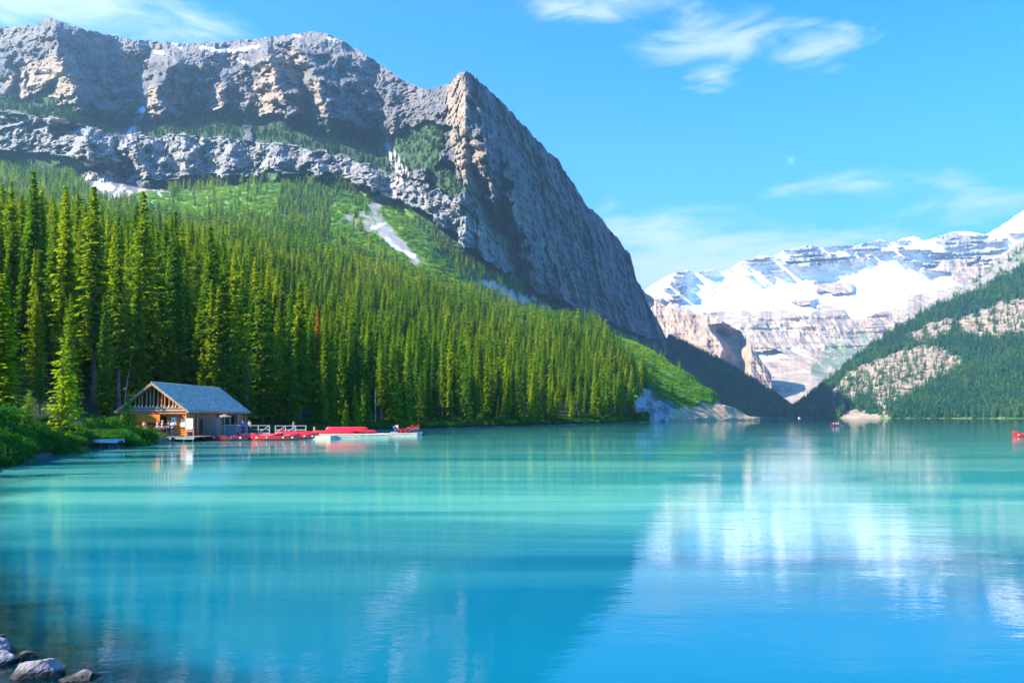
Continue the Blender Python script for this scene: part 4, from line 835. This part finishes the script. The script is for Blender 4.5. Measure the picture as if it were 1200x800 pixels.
def child(o, p): o.parent = p; return o
# ------------------------------------------------------------------ boathouse
def boathouse():
    r = empty('boathouse', (-38.9, 86.0, 0), R(-2.5)); tag(r, 'brown log boathouse with grey shingled gable roof at the lake edge', 'boathouse')
    w, zr, ze, Ln = 3.95, 6.33, 3.29, 18.0; fl = .55; pitch = math.atan2(zr-ze, w); wl = 3.3
    # roof: boards under, shingles on top
    m = MB()
    for s in (-1, 1):
        a = [(0, 0, zr-.14), (s*w, 0, ze-.14), (s*w, Ln, ze-.14), (0, Ln, zr-.14), (0, 0, zr-.05), (s*w, 0, ze-.05), (s*w, Ln, ze-.05), (0, Ln, zr-.05)]
        m.add(a, [(0,1,2,3),(7,6,5,4),(0,4,5,1),(1,5,6,2),(2,6,7,3)])
    roof = m.build('roof', M_FASC, r)
    sh = MB(); g = random.Random(4); sl_ = math.hypot(w, zr-ze); nrow = 26; st = sl_/nrow
    for s in (-1, 1):
        for i in range(nrow):
            y = -.05
            while y < Ln+.05:
                ww = min(g.uniform(.2, .46), Ln+.08-y); th = g.uniform(.014, .03); lo = (i+1)*st+g.uniform(-.015, .03); hi = i*st-.07
                def q(d, h): return (s*(d*math.cos(pitch)+h*math.sin(pitch)), zr-d*math.sin(pitch)+h*math.cos(pitch))
                x0, z0 = q(max(hi, 0), -.03+.012); x1, z1 = q(lo, .012+g.uniform(0, .012)); x2, z2 = q(lo, .012+th+.018); x3, z3 = q(max(hi, 0), .0)
                ya, yb = y+.006, y+ww-.006
                sh.add([(x0,ya,z0),(x1,ya,z1),(x2,ya,z2),(x3,ya,z3),(x0,yb,z0),(x1,yb,z1),(x2,yb,z2),(x3,yb,z3)], [(3,2,6,7),(2,1,5,6),(0,1,2,3),(4,7,6,5)]); y += ww
    so_ = sh.build('shingles', M_SHIN, roof); so_['kind'] = 'stuff'
    MB().tube([(0, -.1, zr+.05), (0, Ln+.1, zr+.05)], .07, 8).build('ridge_cap', M_SHIN, roof)
    for yy in (-.04, Ln+.04):
        for s in (-1, 1): MB().beam((0, yy, zr-.12), (s*(w+.12), yy, ze-.20), .07, .24).build('barge_board', M_FASC, r)
    MB().beam((w-.02, 0, ze-.13), (w-.02, Ln, ze-.13), .05, .16).build('fascia', M_FASC, r); MB().beam((-w+.02, 0, ze-.13), (-w+.02, Ln, ze-.13), .05, .16).build('fascia', M_FASC, r)
    # gable poles in front of the dark attic
    a = [(0, .75, zr-.2), (-w+.25, .75, ze-.05), (w-.25, .75, ze-.05)]; MB().add([*a, *[(x, .82, z) for x, y, z in a]], [(0,1,2),(5,4,3),(0,3,4,1),(1,4,5,2),(2,5,3,0)]).build('attic_wall', M_DARK, r)
    for k in range(-8, 9):
        x = k*.42+(.03 if k % 3 else -.04); zt = zr-.3-abs(x)*(zr-ze)/w
        if zt > 3.95: MB().tube([(x, .5, 3.72), (x+random.uniform(-.03, .03), .5, zt)], [.10, .085], 8).build('gable_pole', M_POLE, r); MB().tube([(x, .38, 3.70), (x, .38, 3.86)], .085, 8).build('pole_foot', M_WHITE, r)
    MB().tube([(-w+.35, .5, 3.58), (w-.35, .5, 3.58)], .14, 10).build('tie_beam', M_FASC, r)
    MB().tube([(-w+.1, .48, 3.28), (w-.1, .48, 3.28)], .15, 10).build('tie_beam', M_FASC, r)
    MB().tube([(-w+.3, .5, 3.0), (w-.3, .5, 3.0)], .12, 10).build('tie_beam', M_LOG, r)
    # front wall under the porch (logs coloured sunlit orange), side walls and back
    lr = .125; nlog = 10
    for i in range(nlog):
        z = fl+lr+i*.248
        MB().tube([(-wl-.2, 1.1, z), (.35, 1.1, z)], lr, 8).build('log', M_LOGL, r)
        if i > 8: MB().tube([(.3, 1.1, z), (wl+.2, 1.1, z)], lr, 8).build('log', M_LOGL, r)
        else: MB().tube([(1.25, 1.1, z), (wl+.22, 1.1, z)], lr, 8).build('log', M_LOGL, r)
        zz = z+.02
        for y0, y1 in ((1.0, 5.2), (6.3, 8.6), (9.6, 12.4), (14.6, Ln-.4)):
            if i < 4 or i > 7 or y0 in (1.0, 14.6): MB().tube([(wl, y0, zz), (wl, y1, zz)], lr, 8).build('log', M_LOG, r)
        if 1 < 2 and (i < 3 or i > 7): MB().tube([(wl, 5.2, zz), (wl, 6.3, zz)], lr, 8).build('log', M_LOG, r); MB().tube([(wl, 8.6, zz), (wl, 9.6, zz)], lr, 8).build('log', M_LOG, r)
        elif i < 8 and i > 3: MB().tube([(wl, 7.2, zz), (wl, 7.7, zz)], lr, 8).build('log', M_LOG, r)
        if i > 8: MB().tube([(wl, 12.4, zz), (wl, 14.6, zz)], lr, 8).build('log', M_LOG, r)
        MB().tube([(-wl, .9, zz), (-wl, Ln-.4, zz)], lr, 8).build('log', M_LOG, r); MB().tube([(-wl-.2, Ln-.6, z), (wl+.2, Ln-.6, z)], lr, 8).build('log', M_LOG, r)
    MB().box((wl-.32, 8.5, 1.8), (.06, 13.4, 2.5)).build('inner_wall', M_DARK, r); MB().box((.8, 1.5, 1.7), (1.4, .06, 2.4)).build('inner_wall', M_DARK, r)
    d = MB().box((.8, 1.2, 1.6), (.88, .08, 2.1)).build('door', M_DARK, r); MB().box((1.12, 1.13, 1.6), (.04, .05, .14)).build('handle', M_WRAIL, d)
    fr = MB(); fr.box((.33, 1.02, 1.62), (.09, .2, 2.16)); fr.box((1.27, 1.02, 1.62), (.09, .2, 2.16)); fr.box((.8, 1.02, 2.74), (1.03, .2, .1)); fr.build('door_frame', M_LOGL, r)
    for y0, y1, z0, z1 in ((5.2, 6.3, 1.35, 2.5), (6.35, 7.15, 1.6, 2.5), (7.75, 8.6, 1.6, 2.5), (8.62, 9.6, 1.35, 2.5), (9.65, 11.2, 1.6, 2.5)):
        p = MB().box((wl+.04, (y0+y1)/2, (z0+z1)/2), (.03, y1-y0-.1, z1-z0-.1)).build('window', M_GLASS, r)
        f = MB(); f.box((wl+.10, y0+.05, (z0+z1)/2), (.08, .08, z1-z0)); f.box((wl+.10, y1-.05, (z0+z1)/2), (.08, .08, z1-z0)); f.box((wl+.10, (y0+y1)/2, z0+.04), (.08, y1-y0-.18, .08)); f.box((wl+.10, (y0+y1)/2, z1-.04), (.08, y1-y0-.18, .08)); f.box((wl+.10, (y0+y1)/2, (z0+z1)/2), (.05, .05, z1-z0-.16)); f.build('frame', M_POLE, p)
    for x, y in ((-3.55, .55), (3.55, .55), (3.55, 12.35), (3.6, 14.65), (3.6, 17.4), (3.6, 9.0), (3.6, 3.2)): MB().tube([(x, y, .2), (x, y, 3.2)], .13, 9).build('post', M_LOGL if y < 1 else M_LOG, r)
    MB().beam((3.55, .55, 2.4), (2.8, .55, 3.2), .12, .14).build('brace', M_LOGL, r); MB().beam((-3.55, .55, 2.4), (-2.8, .55, 3.2), .12, .14).build('brace', M_LOGL, r)
    # orange board, price sheet on the wall
    MB().box((-.55, .22, 2.46), (2.7, .06, .86)).build('orange_board', M_ORANGE, r)
    MB().box((2.0, .93, 2.15), (.55, .05, .9)).build('posted_sheet', M_WHITE, r); MB().box((3.0, .93, 2.0), (.5, .05, .95)).build('posted_sheet', M_PALE, r)
    # floor and piles
    m = MB().box((0, 8.9, fl-.16), (7.6, 17.6, .16)).build('floor_slab', M_PILE, r)
    for x in (-3.2, 0, 3.3):
        for y in (.8, 4.5, 8.5, 12.5, 16.8): MB().tube([(x, y, -1.6), (x, y, fl-.2)], .14, 8).build('pile', M_PILE, r)
boathouse()
def planked(name, label, cat, x0, y0, x1, y1, z, rz, mats, plank=.28, along='x', piles=True, skirt=None, pz=-1.5):
    """deck of separate planks; local frame centred on the rectangle"""
    cx, cy = (x0+x1)/2, (y0+y1)/2; r = empty(name, (cx, cy, 0), rz); tag(r, label, cat); w, d = x1-x0, y1-y0
    n = max(2, int((w if along == 'y' else w)/plank)); n = min(n, 60); step = w/n; me = None
    for i in range(n):
        if me is None: me = MB().box((0, 0, 0), (step-.02, d, .05)).mesh('plank', mats)
        o = bpy.data.objects.new('plank', me); COL.objects.link(o); o.parent = r; o.location = (-w/2+step*(i+.5), random.uniform(-.02, .02), z+random.uniform(-.004, .004))
    for yy in (-d/2+.08, d/2-.08): MB().box((0, yy, z-.14), (w-.02, .12, .2)).build('joist', skirt or mats, r)
    if skirt:
        MB().box((0, 0, z-.32), (w-.05, d-.05, .5)).build('float', skirt, r)
    if piles:
        for i in range(max(2, int(w/2.4))+1):
            x = -w/2+.15+(w-.3)*i/max(2, int(w/2.4))
            for yy in (-d/2+.12, d/2-.12): MB().tube([(x, yy, pz), (x, yy, z-.06)], .1, 7).build('pile', M_PILE, r)
    return r
planked('deck', 'weathered plank deck running round the right side of the boathouse', 'deck', -35.3, 83.2, -33.1, 88.0, .52, R(-2.5), M_DECK)
planked('deck', 'low weathered plank deck in front of the boathouse porch', 'deck', -42.6, 82.9, -35.34, 86.3, .50, R(-2.5), M_DECK)
planked('deck', 'plank deck along the shaded long wall behind the moored canoes', 'deck', -35.2, 89.4, -31.0, 103, .50, R(-2.0), M_DECK)
planked('deck', 'plank deck in front of the left length of white railing', 'deck', -30.9, 92.0, -25.6, 99, .50, R(-1.0), M_DECK)
planked('plank_walkway', 'short grey plank walkway over the water between the shore bushes', 'walkway', -35.4, 65.6, -32.6, 67.0, .72, R(3), M_PALE, .3)
# kiosk, serving counter and notice board on the deck
def kiosk():
    r = empty('kiosk', (-34.0, 90.4, .53), R(-4)); tag(r, 'brown boarded kiosk box standing against the boathouse long wall', 'kiosk')
    for i in range(8): MB().box((-.72+.2*i, -.6, .98), (.19, .05, 1.9)).build('board', M_BOARDS, r)
    for i in range(6): MB().box((.76, -.48+.2*i, .98), (.05, .19, 1.9)).build('board', M_BOARDS, r); MB().box((-.85, -.48+.2*i, .98), (.05, .19, 1.9)).build('board', M_BOARDS, r)
    MB().box((-.03, 0, 1.97), (1.75, 1.3, .06)).build('roof', M_BOARDS, r); MB().box((-.03, .02, .9), (1.5, 1.05, 1.8)).build('core', M_DARK, r)
kiosk()
def counter():
    r = empty('serving_counter', (-32.4, 92.2, .53), R(-4)); tag(r, 'grey serving counter beside the brown kiosk with its small shade roof', 'counter')
    MB().box((0, 0, .55), (1.4, .6, 1.1)).build('body', M_BOARDS, r); MB().box((0, 0, 1.14), (1.6, .75, .07)).build('counter_top', M_PALE, r)
    for k in range(6): MB().box((-.6+.24*k, -.32, .56), (.2, .04, 1.0)).build('board', mat('grey_board', (.33, .29, .29), .8, .2, 5), r)
    rr = empty('shade_umbrella', (-33.1, 91.7, .53), 0); tag(rr, 'small flat brown shade umbrella rising above the kiosk and counter', 'umbrella')
    MB().tube([(0, 0, 0), (0, 0, 2.2)], .04, 8).build('pole', M_WRAIL, rr); m = MB(); n = 12; vs = [(0, 0, 2.42)]+[(math.cos(6.283*k/n)*.78, math.sin(6.283*k/n)*.78, 2.12) for k in range(n)]+[(math.cos(6.283*k/n)*.78, math.sin(6.283*k/n)*.78, 2.04) for k in range(n)]
    m.add(vs, [(0, 1+k, 1+(k+1) % n) for k in range(n)]+[(1+k, 1+n+k, 1+n+(k+1) % n, 1+(k+1) % n) for k in range(n)]+[tuple(range(2*n, n, -1))]).build('canopy', M_BOARDS, rr)
counter()
def notice(x, y, rz, lab):
    r = empty('notice_board', (x, y, .53), rz); tag(r, lab, 'notice board')
    for s in (-1, 1): MB().box((s*.42, 0, .98), (.09, .09, 1.96)).build('post', M_LOG, r)
    MB().box((0, -.06, 1.35), (.74, .05, 1.15)).build('panel', M_WHITE, r); MB().box((0, -.02, .58), (.72, .06, .16)).build('lower_rail', M_LOG, r)
notice(-34.75, 85.9, R(-8), 'white notice board on two posts at the boathouse corner')
# ------------------------------------------------------------------ railing
def railing(x0, y0, x1, y1, z, lab, n):
    L_ = math.hypot(x1-x0, y1-y0); r = empty('railing', (x0, y0, z), math.atan2(y1-y0, x1-x0)); tag(r, lab, 'railing'); st = L_/n
    for i in range(n+1): MB().box((i*st, 0, .5), (.09, .09, 1.0)).build('post', M_WRAIL, r)
    MB().box((L_/2, 0, 1.04), (L_+.15, .12, .06)).build('top_rail', M_WRAIL, r); MB().box((L_/2, 0, .55), (L_, .05, .08)).build('middle_rail', M_WRAIL, r); MB().box((L_/2, 0, .14), (L_, .05, .08)).build('bottom_rail', M_WRAIL, r)
    for i in range(n):
        if i % 3 != 2: MB().beam((i*st+.05, -.055, .16), ((i+1)*st-.05, -.055, 1.0), .04, .07).build('brace', M_WRAIL, r)
railing(-35.0, 97.0, -29.6, 97.2, .53, 'white braced railing along the back of the deck, left length', 4)
railing(-29.3, 98.6, -25.6, 98.9, .48, 'white braced railing on the floating dock, right length', 3)
planked('dock', 'grey gangway dock under the right length of white railing', 'dock', -30.5, 97.8, -24.8, 100.2, .44, R(2), M_DECK)
for (x, y, h, lab) in ((-28.3, 103.2, 2.0, 'tan wooden mooring post behind the white railing, left one'), (-25.2, 101.6, 1.35, 'tan wooden mooring post behind the white railing, right one')):
    o = MB().tube([(0, 0, -1), (0, 0, h-.06), (0, 0, h)], [.14, .14, .11], 9).build('mooring_post', M_FASC); o.location = (x, y, 0); tag(o, lab, 'post')
# ------------------------------------------------------------------ canoes
def canoe_section(t, Ln, B, Dp):
    u = abs(t); hw = B/2*(1-u**2.6)**.8 if u < 1 else 0; sheer = Dp+.28*u**3.2; keel = .0+.30*max(0, (u-.86)/.14)**2*.8
    return hw, sheer, keel
def hull_mb(Ln, B, Dp, inset=0.0, lift=0.0):
    m = MB(); ns, nr_ = 26, 10; vs = []
    for i in range(ns+1):
        t = -1+2*i/ns; hw, sh_, kl = canoe_section(t, Ln, B, Dp); hw = max(.012, hw-inset); kl += lift; x = t*Ln/2*(1+.0*t)
        for j in range(nr_+1):
            a = math.pi*j/nr_; c = math.cos(a); s_ = math.sin(a); yy = -hw*(abs(c)**.75)*(1 if c > 0 else -1); zz = sh_-(sh_-kl)*(s_**.62)
            vs.append((x*(1-.03*(1-s_)*0), yy, zz))
    fs = []
    for i in range(ns):
        for j in range(nr_): a = i*(nr_+1)+j; fs.append((a, a+1, a+nr_+2, a+nr_+1))
    return vs, fs
CAN = {}
def canoe_meshes(Ln=5.4):
    vs, fs = hull_mb(Ln, .92, .40); h = MB().add(vs, [f[::-1] for f in fs]).mesh('hull', M_RED, True)
    vs, fs = hull_mb(Ln-.06, .92, .40, .025, .03); inn = MB().add(vs, fs).mesh('lining', M_REDIN, True)
    g = []
    for s in (-1, 1): g.append(MB().tube([((-1+2*i/20)*Ln/2, s*max(.01, canoe_section(-1+2*i/20, Ln, .92, .4)[0]), canoe_section(-1+2*i/20, Ln, .92, .4)[1]+.01) for i in range(21)], .022, 5).mesh('gunwale', M_RED, True))
    th = [MB().box((x, 0, .36), (.09 if i == 1 else .26, hwid, .03)).mesh('thwart' if i == 1 else 'seat', M_GUN) for i, (x, hwid) in enumerate(((-1.45, .62), (0, .84), (1.45, .62)))]
    st = [MB().box((x, s*(canoe_section(x/(Ln/2), Ln, .92, .4)[0]+.006), .30), (w_, .012, .13)).mesh('mark', M_WHITE) for s in (-1,) for x, w_ in ((-2.05, .26), (-.9, .12), (.9, .16), (1.9, .2))]
    return h, inn, g, th, st
CM = canoe_meshes()
def canoe(x, y, z, rz, label, up=True, s=1.0, tint=None, roll=0.0, group='red canoes of the boathouse', pitch=0.0, zs=1.25):
    r = empty('canoe', (x, y, z), 0); r.rotation_euler = (roll if up else math.pi+roll, pitch, rz); r.scale = (s, 1, zs); tag(r, label, 'canoe', group)
    h, inn, g, th, st = CM
    for nm, me in [('hull', h), ('lining', inn)]+[('gunwale', q) for q in g]+[(q.name.split('.')[0], q) for q in th]+[('mark', q) for q in st]:
        o = bpy.data.objects.new(nm, me); COL.objects.link(o); o.parent = r
    return r
canoe(-31.8, 87.9, -.04, R(1), 'long red canoe with white marks moored nearest the boathouse kiosk')
canoe(-28.6, 90.4, -.02, R(-3), 'red canoe moored second in the row, half behind the first one')
canoe(-26.4, 89.0, -.04, R(2), 'red canoe moored right of the other two beside the deck')
canoe(-28.6, 93.4, .62, R(2), 'upturned red canoe lying on the deck in front of the white railing', up=False)
canoe(-24.9, 92.9, .02, R(-2), 'red canoe moored against the cream dock, left of the bare dock', s=.9)
canoe(-25.8, 95.0, .92, R(3), 'short upturned red canoe beside the right length of white railing', up=False, s=.85)
planked('dock', 'cream floating dock nearest the moored canoes', 'dock', -24.9, 92.6, -21.0, 95.4, .42, R(-3), M_DOCK, skirt=M_DOCK, piles=False)
planked('dock', 'long cream floating dock carrying the upturned red canoes', 'dock', -24.8, 98.0, -15.9, 103.6, .45, R(14), M_DOCK, skirt=M_DOCK, piles=False)
planked('dock', 'small low cream float reaching out in front of the long dock', 'dock', -21.5, 95.0, -18.2, 96.5, .32, R(10), M_DOCK, skirt=M_DOCK, piles=False)
planked('dock', 'cream floating dock at the far right end of the dock row', 'dock', -17.4, 113.0, -12.9, 115.6, .42, R(6), M_DOCK, skirt=M_DOCK, piles=False)
canoe(-22.6, 100.6, .92, R(6), 'upturned red canoe lying left on the long cream dock', up=False)
canoe(-20.0, 102.0, .95, R(10), 'upturned red canoe lying right on the long cream dock', up=False)
canoe(-21.0, 101.4, 1.36, R(5), 'upturned red canoe stacked on top of the two others on the dock', up=False)
canoe(-15.2, 113.6, .45, R(62), 'red canoe drawn up on the last dock, seen end on, left one', s=.7, pitch=R(-6))
canoe(-14.1, 113.4, .48, R(70), 'red canoe drawn up on the last dock, seen end on, right one', s=.7, pitch=R(-8))
canoe(68.2, 104.5, -.1, R(5), 'red canoe whose bow enters the picture at the right edge', group=None)
FAR_C = canoe(94.6, 232.5, -.12, R(38), 'small red canoe with two paddlers out on the open lake', group=None)
# ------------------------------------------------------------------ people
def skin_fig(name, verts, edges, radii, m_, parent, root=0):
    me = bpy.data.meshes.new(name); me.from_pydata(verts, edges, []); me.materials.append(m_); o = bpy.data.objects.new(name, me); COL.objects.link(o); o.parent = parent
    md = o.modifiers.new('skin', 'SKIN'); md.use_smooth_shade = True
    for i, rr in enumerate(radii): me.skin_vertices[0].data[i].radius = rr if isinstance(rr, tuple) else (rr, rr)
    me.skin_vertices[0].data[root].use_root = True; s = o.modifiers.new('sub', 'SUBSURF'); s.levels = 1; s.render_levels = 1; return o
def person(x, y, z, rz, label, top, legs, hair=(.05, .03, .02), hat=None, pose='stand', scale=1.0, vest=None, group='people at the boathouse'):
    r = empty('person', (x, y, z), rz); r.scale = (scale,)*3; tag(r, label, 'person', group)
    J = dict(pel=(0, 0, .93), wai=(0, 0, 1.08), che=(0, 0, 1.28), nek=(0, 0, 1.46), hea=(0, .02, 1.56), top=(0, .01, 1.68), nos=(0, .10, 1.58))
    for s, k in ((-1, 'l'), (1, 'r')):
        J.update({'sh'+k: (s*.18, 0, 1.39), 'el'+k: (s*.25, -.02, 1.12), 'wr'+k: (s*.24, .08, .90), 'ha'+k: (s*.23, .11, .82), 'f1'+k: (s*.22, .14, .74), 'th'+k: (s*.20, .15, .80), 'hi'+k: (s*.10, 0, .88), 'kn'+k: (s*.11, .03, .49), 'an'+k: (s*.11, -.02, .09), 'to'+k: (s*.13, .15, .03)})
    if pose == 'phone': J.update(elr=(.24, .10, 1.16), wrr=(.10, .28, 1.32), har=(.07, .30, 1.38), f1r=(.06, .31, 1.45), thr=(.03, .29, 1.40), ell=(-.24, .10, 1.16), wrl=(-.10, .28, 1.32), hal=(-.07, .30, 1.38), f1l=(-.06, .31, 1.45), thl=(-.03, .29, 1.40))
    if pose == 'bend':
        def b(p):
            d = p[2]-.93; a = R(70); return (p[0], p[1]*math.cos(a)+d*math.sin(a)-.15, .86+d*math.cos(a)-p[1]*math.sin(a)*.3)
        for k in list(J):
            if k[:2] in ('wa', 'ch', 'ne', 'he', 'to', 'no', 'sh') and k not in ('tol', 'tor'): J[k] = b(J[k])
        for s, k in ((-1, 'l'), (1, 'r')): J.update({'el'+k: (s*.22, .32, .72), 'wr'+k: (s*.18, .42, .50), 'ha'+k: (s*.17, .45, .42), 'f1'+k: (s*.16, .47, .35), 'th'+k: (s*.13, .46, .42), 'hi'+k: (s*.10, -.15, .80), 'kn'+k: (s*.14, .05, .47)})
        J['pel'] = (0, -.15, .86)
    if pose == 'sit':
        for k in J: J[k] = (J[k][0], J[k][1], J[k][2]-.55)
        for s, k in ((-1, 'l'), (1, 'r')): J.update({'hi'+k: (s*.10, .02, .33), 'kn'+k: (s*.14, .42, .40), 'an'+k: (s*.13, .62, .10), 'to'+k: (s*.13, .76, .10)})
        J.update(elr=(.30, .16, .62), wrr=(.26, .36, .60), har=(.25, .42, .58), f1r=(.24, .48, .56), thr=(.2, .43, .6), ell=(-.26, .2, .72), wrl=(.0, .38, .82), hal=(.04, .42, .83), f1l=(.1, .44, .83), thl=(.06, .40, .88))
    K = list(J); ix = {k: i for i, k in enumerate(K)}
    E = [('pel','wai'),('wai','che'),('che','nek'),('nek','hea'),('hea','top'),('hea','nos')]
    for k in 'lr': E += [('che','sh'+k),('sh'+k,'el'+k),('el'+k,'wr'+k),('wr'+k,'ha'+k),('ha'+k,'f1'+k),('ha'+k,'th'+k),('pel','hi'+k),('hi'+k,'kn'+k),('kn'+k,'an'+k),('an'+k,'to'+k)]
    rad = dict(pel=(.14, .10), wai=(.13, .09), che=(.16, .11), nek=.055, hea=(.085, .10), top=(.07, .08), nos=.03)
    for k in 'lr': rad.update({'sh'+k: .065, 'el'+k: .045, 'wr'+k: .03, 'ha'+k: (.035, .02), 'f1'+k: (.025, .012), 'th'+k: .011, 'hi'+k: .09, 'kn'+k: .06, 'an'+k: .042, 'to'+k: .035})
    skin_fig('body', [J[k] for k in K], [(ix[a], ix[b]) for a, b in E], [rad[k] for k in K], M_SKIN, r)
    def sub(name, keys, edges, grow, m_):
        kk = list(keys); jj = {k: i for i, k in enumerate(kk)}
        skin_fig(name, [J[k] for k in kk], [(jj[a], jj[b]) for a, b in edges], [tuple(v+grow for v in (rad[k] if isinstance(rad[k], tuple) else (rad[k],)*2)) for k in kk], m_, r)
    cm = lambda c: mat('cloth_%d_%d_%d' % tuple(int(v*99) for v in c), c, .85, .15, 9)
    sub('shirt', ('wai','che','shl','shr','ell','elr'), [('wai','che'),('che','shl'),('che','shr'),('shl','ell'),('shr','elr')], .022, cm(top))
    sub('trousers', ('pel','hil','hir','knl','knr','anl','anr'), [('pel','hil'),('pel','hir'),('hil','knl'),('hir','knr'),('knl','anl'),('knr','anr')], .02, cm(legs))
    if vest: sub('life_vest', ('wai','che'), [('wai','che')], .05, cm(vest))
    hp = Vector(J['top']); hh = Vector(J['hea']); c = hh.lerp(hp, .55)-Vector((0, .025, 0))
    bm = bmesh.new(); bmesh.ops.create_icosphere(bm, subdivisions=2, radius=.112); [setattr(v, 'co', Vector((v.co.x, v.co.y, max(v.co.z, -.02 if v.co.y > 0 else -.09)))) for v in bm.verts]
    me = bpy.data.meshes.new('hair'); bm.to_mesh(me); bm.free(); me.shade_smooth(); me.materials.append(cm(hat or hair)); o = link_mesh('hat' if hat else 'hair', me, r); o.location = c
    return r
person(-36.9, 84.1, .53, R(170), 'person in dark clothes and a yellow cap on the boathouse deck', (.03, .035, .07), (.02, .02, .03), hat=(.75, .65, .05))
person(-36.45, 84.6, .53, R(200), 'person in a dark jacket standing behind the one with the yellow cap', (.04, .04, .06), (.03, .03, .04))
person(-35.8, 84.0, .53, R(160), 'person in a white top and dark trousers right of the dark-clad pair', (.75, .76, .8), (.05, .05, .08), pose='phone')
person(-37.9, 85.2, .56, R(150), 'person with a pinkish red cap under the orange board', (.10, .07, .06), (.05, .05, .06), hat=(.8, .16, .2))
person(-38.9, 84.3, .53, R(180), 'person in an orange top half hidden by the sunlit bush', (.75, .22, .06), (.10, .08, .08))
person(-32.3, 95.6, .53, R(190), 'person in a bright blue jacket at the far doorway of the boathouse', (.05, .22, .62), (.04, .07, .18))
person(-31.7, 96.2, .53, R(160), 'person in grey beside the one in the bright blue jacket', (.28, .30, .36), (.08, .08, .12))
person(-15.9, 108.4, .42, R(-60), 'person in a white shirt and blue trousers bending over on the dock', (.74, .72, .70), (.05, .12, .36), hair=(.18, .10, .05), pose='bend', group=None)
planked('dock', 'narrow cream float under the bending person between the two docks', 'dock', -17.0, 106.8, -12.9, 109.4, .38, R(8), M_DOCK, skirt=M_DOCK, piles=False)
# paddlers in the far canoe
def paddle(a, b, label):
    r = empty('paddle', a, 0); tag(r, label, 'paddle'); d = Vector(b)-Vector(a); MB().tube([(0, 0, 0), tuple(d)], .02, 6).build('shaft', M_GUN, r); e = d*1.18; MB().beam(tuple(d), tuple(e+d.normalized()*.15), .20, .03, up=(0, 1, 0)).build('blade', M_BOARDS, r)
ca, sa = math.cos(R(38)), math.sin(R(38))
for dx, vest, lab, c in ((-1.3, (.75, .06, .05), 'seated paddler in a red life vest at the left end of the far canoe', (.6, .1, .1)), (.35, (.05, .35, .75), 'seated paddler in a blue life vest in the middle of the far canoe', (.1, .3, .6)), (1.35, (.06, .28, .55), 'seated paddler in a darker blue top at the right end of the far canoe', (.06, .1, .2))):
    person(94.6+dx*ca, 232.5+dx*sa, .0, R(128), lab, c, (.05, .05, .07), pose='sit', vest=vest, group='paddlers in the far canoe')
paddle((93.7, 231.3, .85), (92.4, 230.9, .05), 'dark paddle dipping at the left of the far canoe'); paddle((95.4, 233.5, .85), (96.8, 233.2, .05), 'dark paddle dipping at the right of the far canoe')
def far_boat():
    x, y, z = P(937, 1500, 0); r = empty('motor_boat', (x, y, 0), R(20)); tag(r, 'tiny white boat below the rock face at the far shore', 'boat')
    m = MB(); vs = []
    for i in range(9):
        t = i/8; hw = 1.1*(1-t**3); 
        for yy, zz in ((-hw, 1.0+.3*t), (-hw*.7, .0), (hw*.7, .0), (hw, 1.0+.3*t)): vs.append((-3.2+6.4*t, yy, zz))
    m.add(vs, [(i*4+j, i*4+j+1, i*4+j+5, i*4+j+4) for i in range(8) for j in range(3)]+[(i*4+3, i*4, i*4+4, i*4+7) for i in range(8)]+[(0, 3, 2, 1)]).build('hull', M_WHITE, r); MB().box((-.4, 0, 1.9), (2.4, 1.5, 1.5)).build('cabin', M_WHITE, r)
far_boat()
# ------------------------------------------------------------------ moon and air
def build_moon():
    m = bpy.data.materials.new('moon_surface'); m.use_nodes = True; t = m.node_tree; t.nodes.clear(); o = N(t, 'ShaderNodeOutputMaterial')
    d = N(t, 'ShaderNodeBsdfDiffuse'); tr = N(t, 'ShaderNodeBsdfTransparent'); a = N(t, 'ShaderNodeAddShader'); tc = N(t, 'ShaderNodeTexCoord'); n = noise(t, tc.outputs['Object'], .006, 3)
    L(t, mixc(t, maprange(t, n, .35, .65), (.02, .02, .02), (.07, .07, .07)), d.inputs[0]); L(t, d.outputs[0], a.inputs[0]); L(t, tr.outputs[0], a.inputs[1]); L(t, a.outputs[0], o.inputs[0])
    bm = bmesh.new(); bmesh.ops.create_icosphere(bm, subdivisions=4, radius=115); me = bpy.data.meshes.new('moon'); bm.to_mesh(me); bm.free(); me.shade_smooth(); me.materials.append(m)
    o = link_mesh('moon', me); o.location = P(927, 25000, py=188); tag(o, 'pale half moon low in the blue sky above the glacier', 'moon')
build_moon()
hm = bpy.data.materials.new('mountain_air'); hm.use_nodes = True; t = hm.node_tree; t.nodes.clear(); o = N(t, 'ShaderNodeOutputMaterial'); pv = N(t, 'ShaderNodeVolumePrincipled')
pv.inputs['Color'].default_value = (.42, .78, 1, 1); pv.inputs['Density'].default_value = 7.2e-5; pv.inputs['Anisotropy'].default_value = .25
L(t, pv.outputs[0], o.inputs['Volume'])
hb = MB(); hb.box((0, 3900, 950), (9000, 9400, 1930)).build('haze', hm).__setitem__('kind', 'stuff')
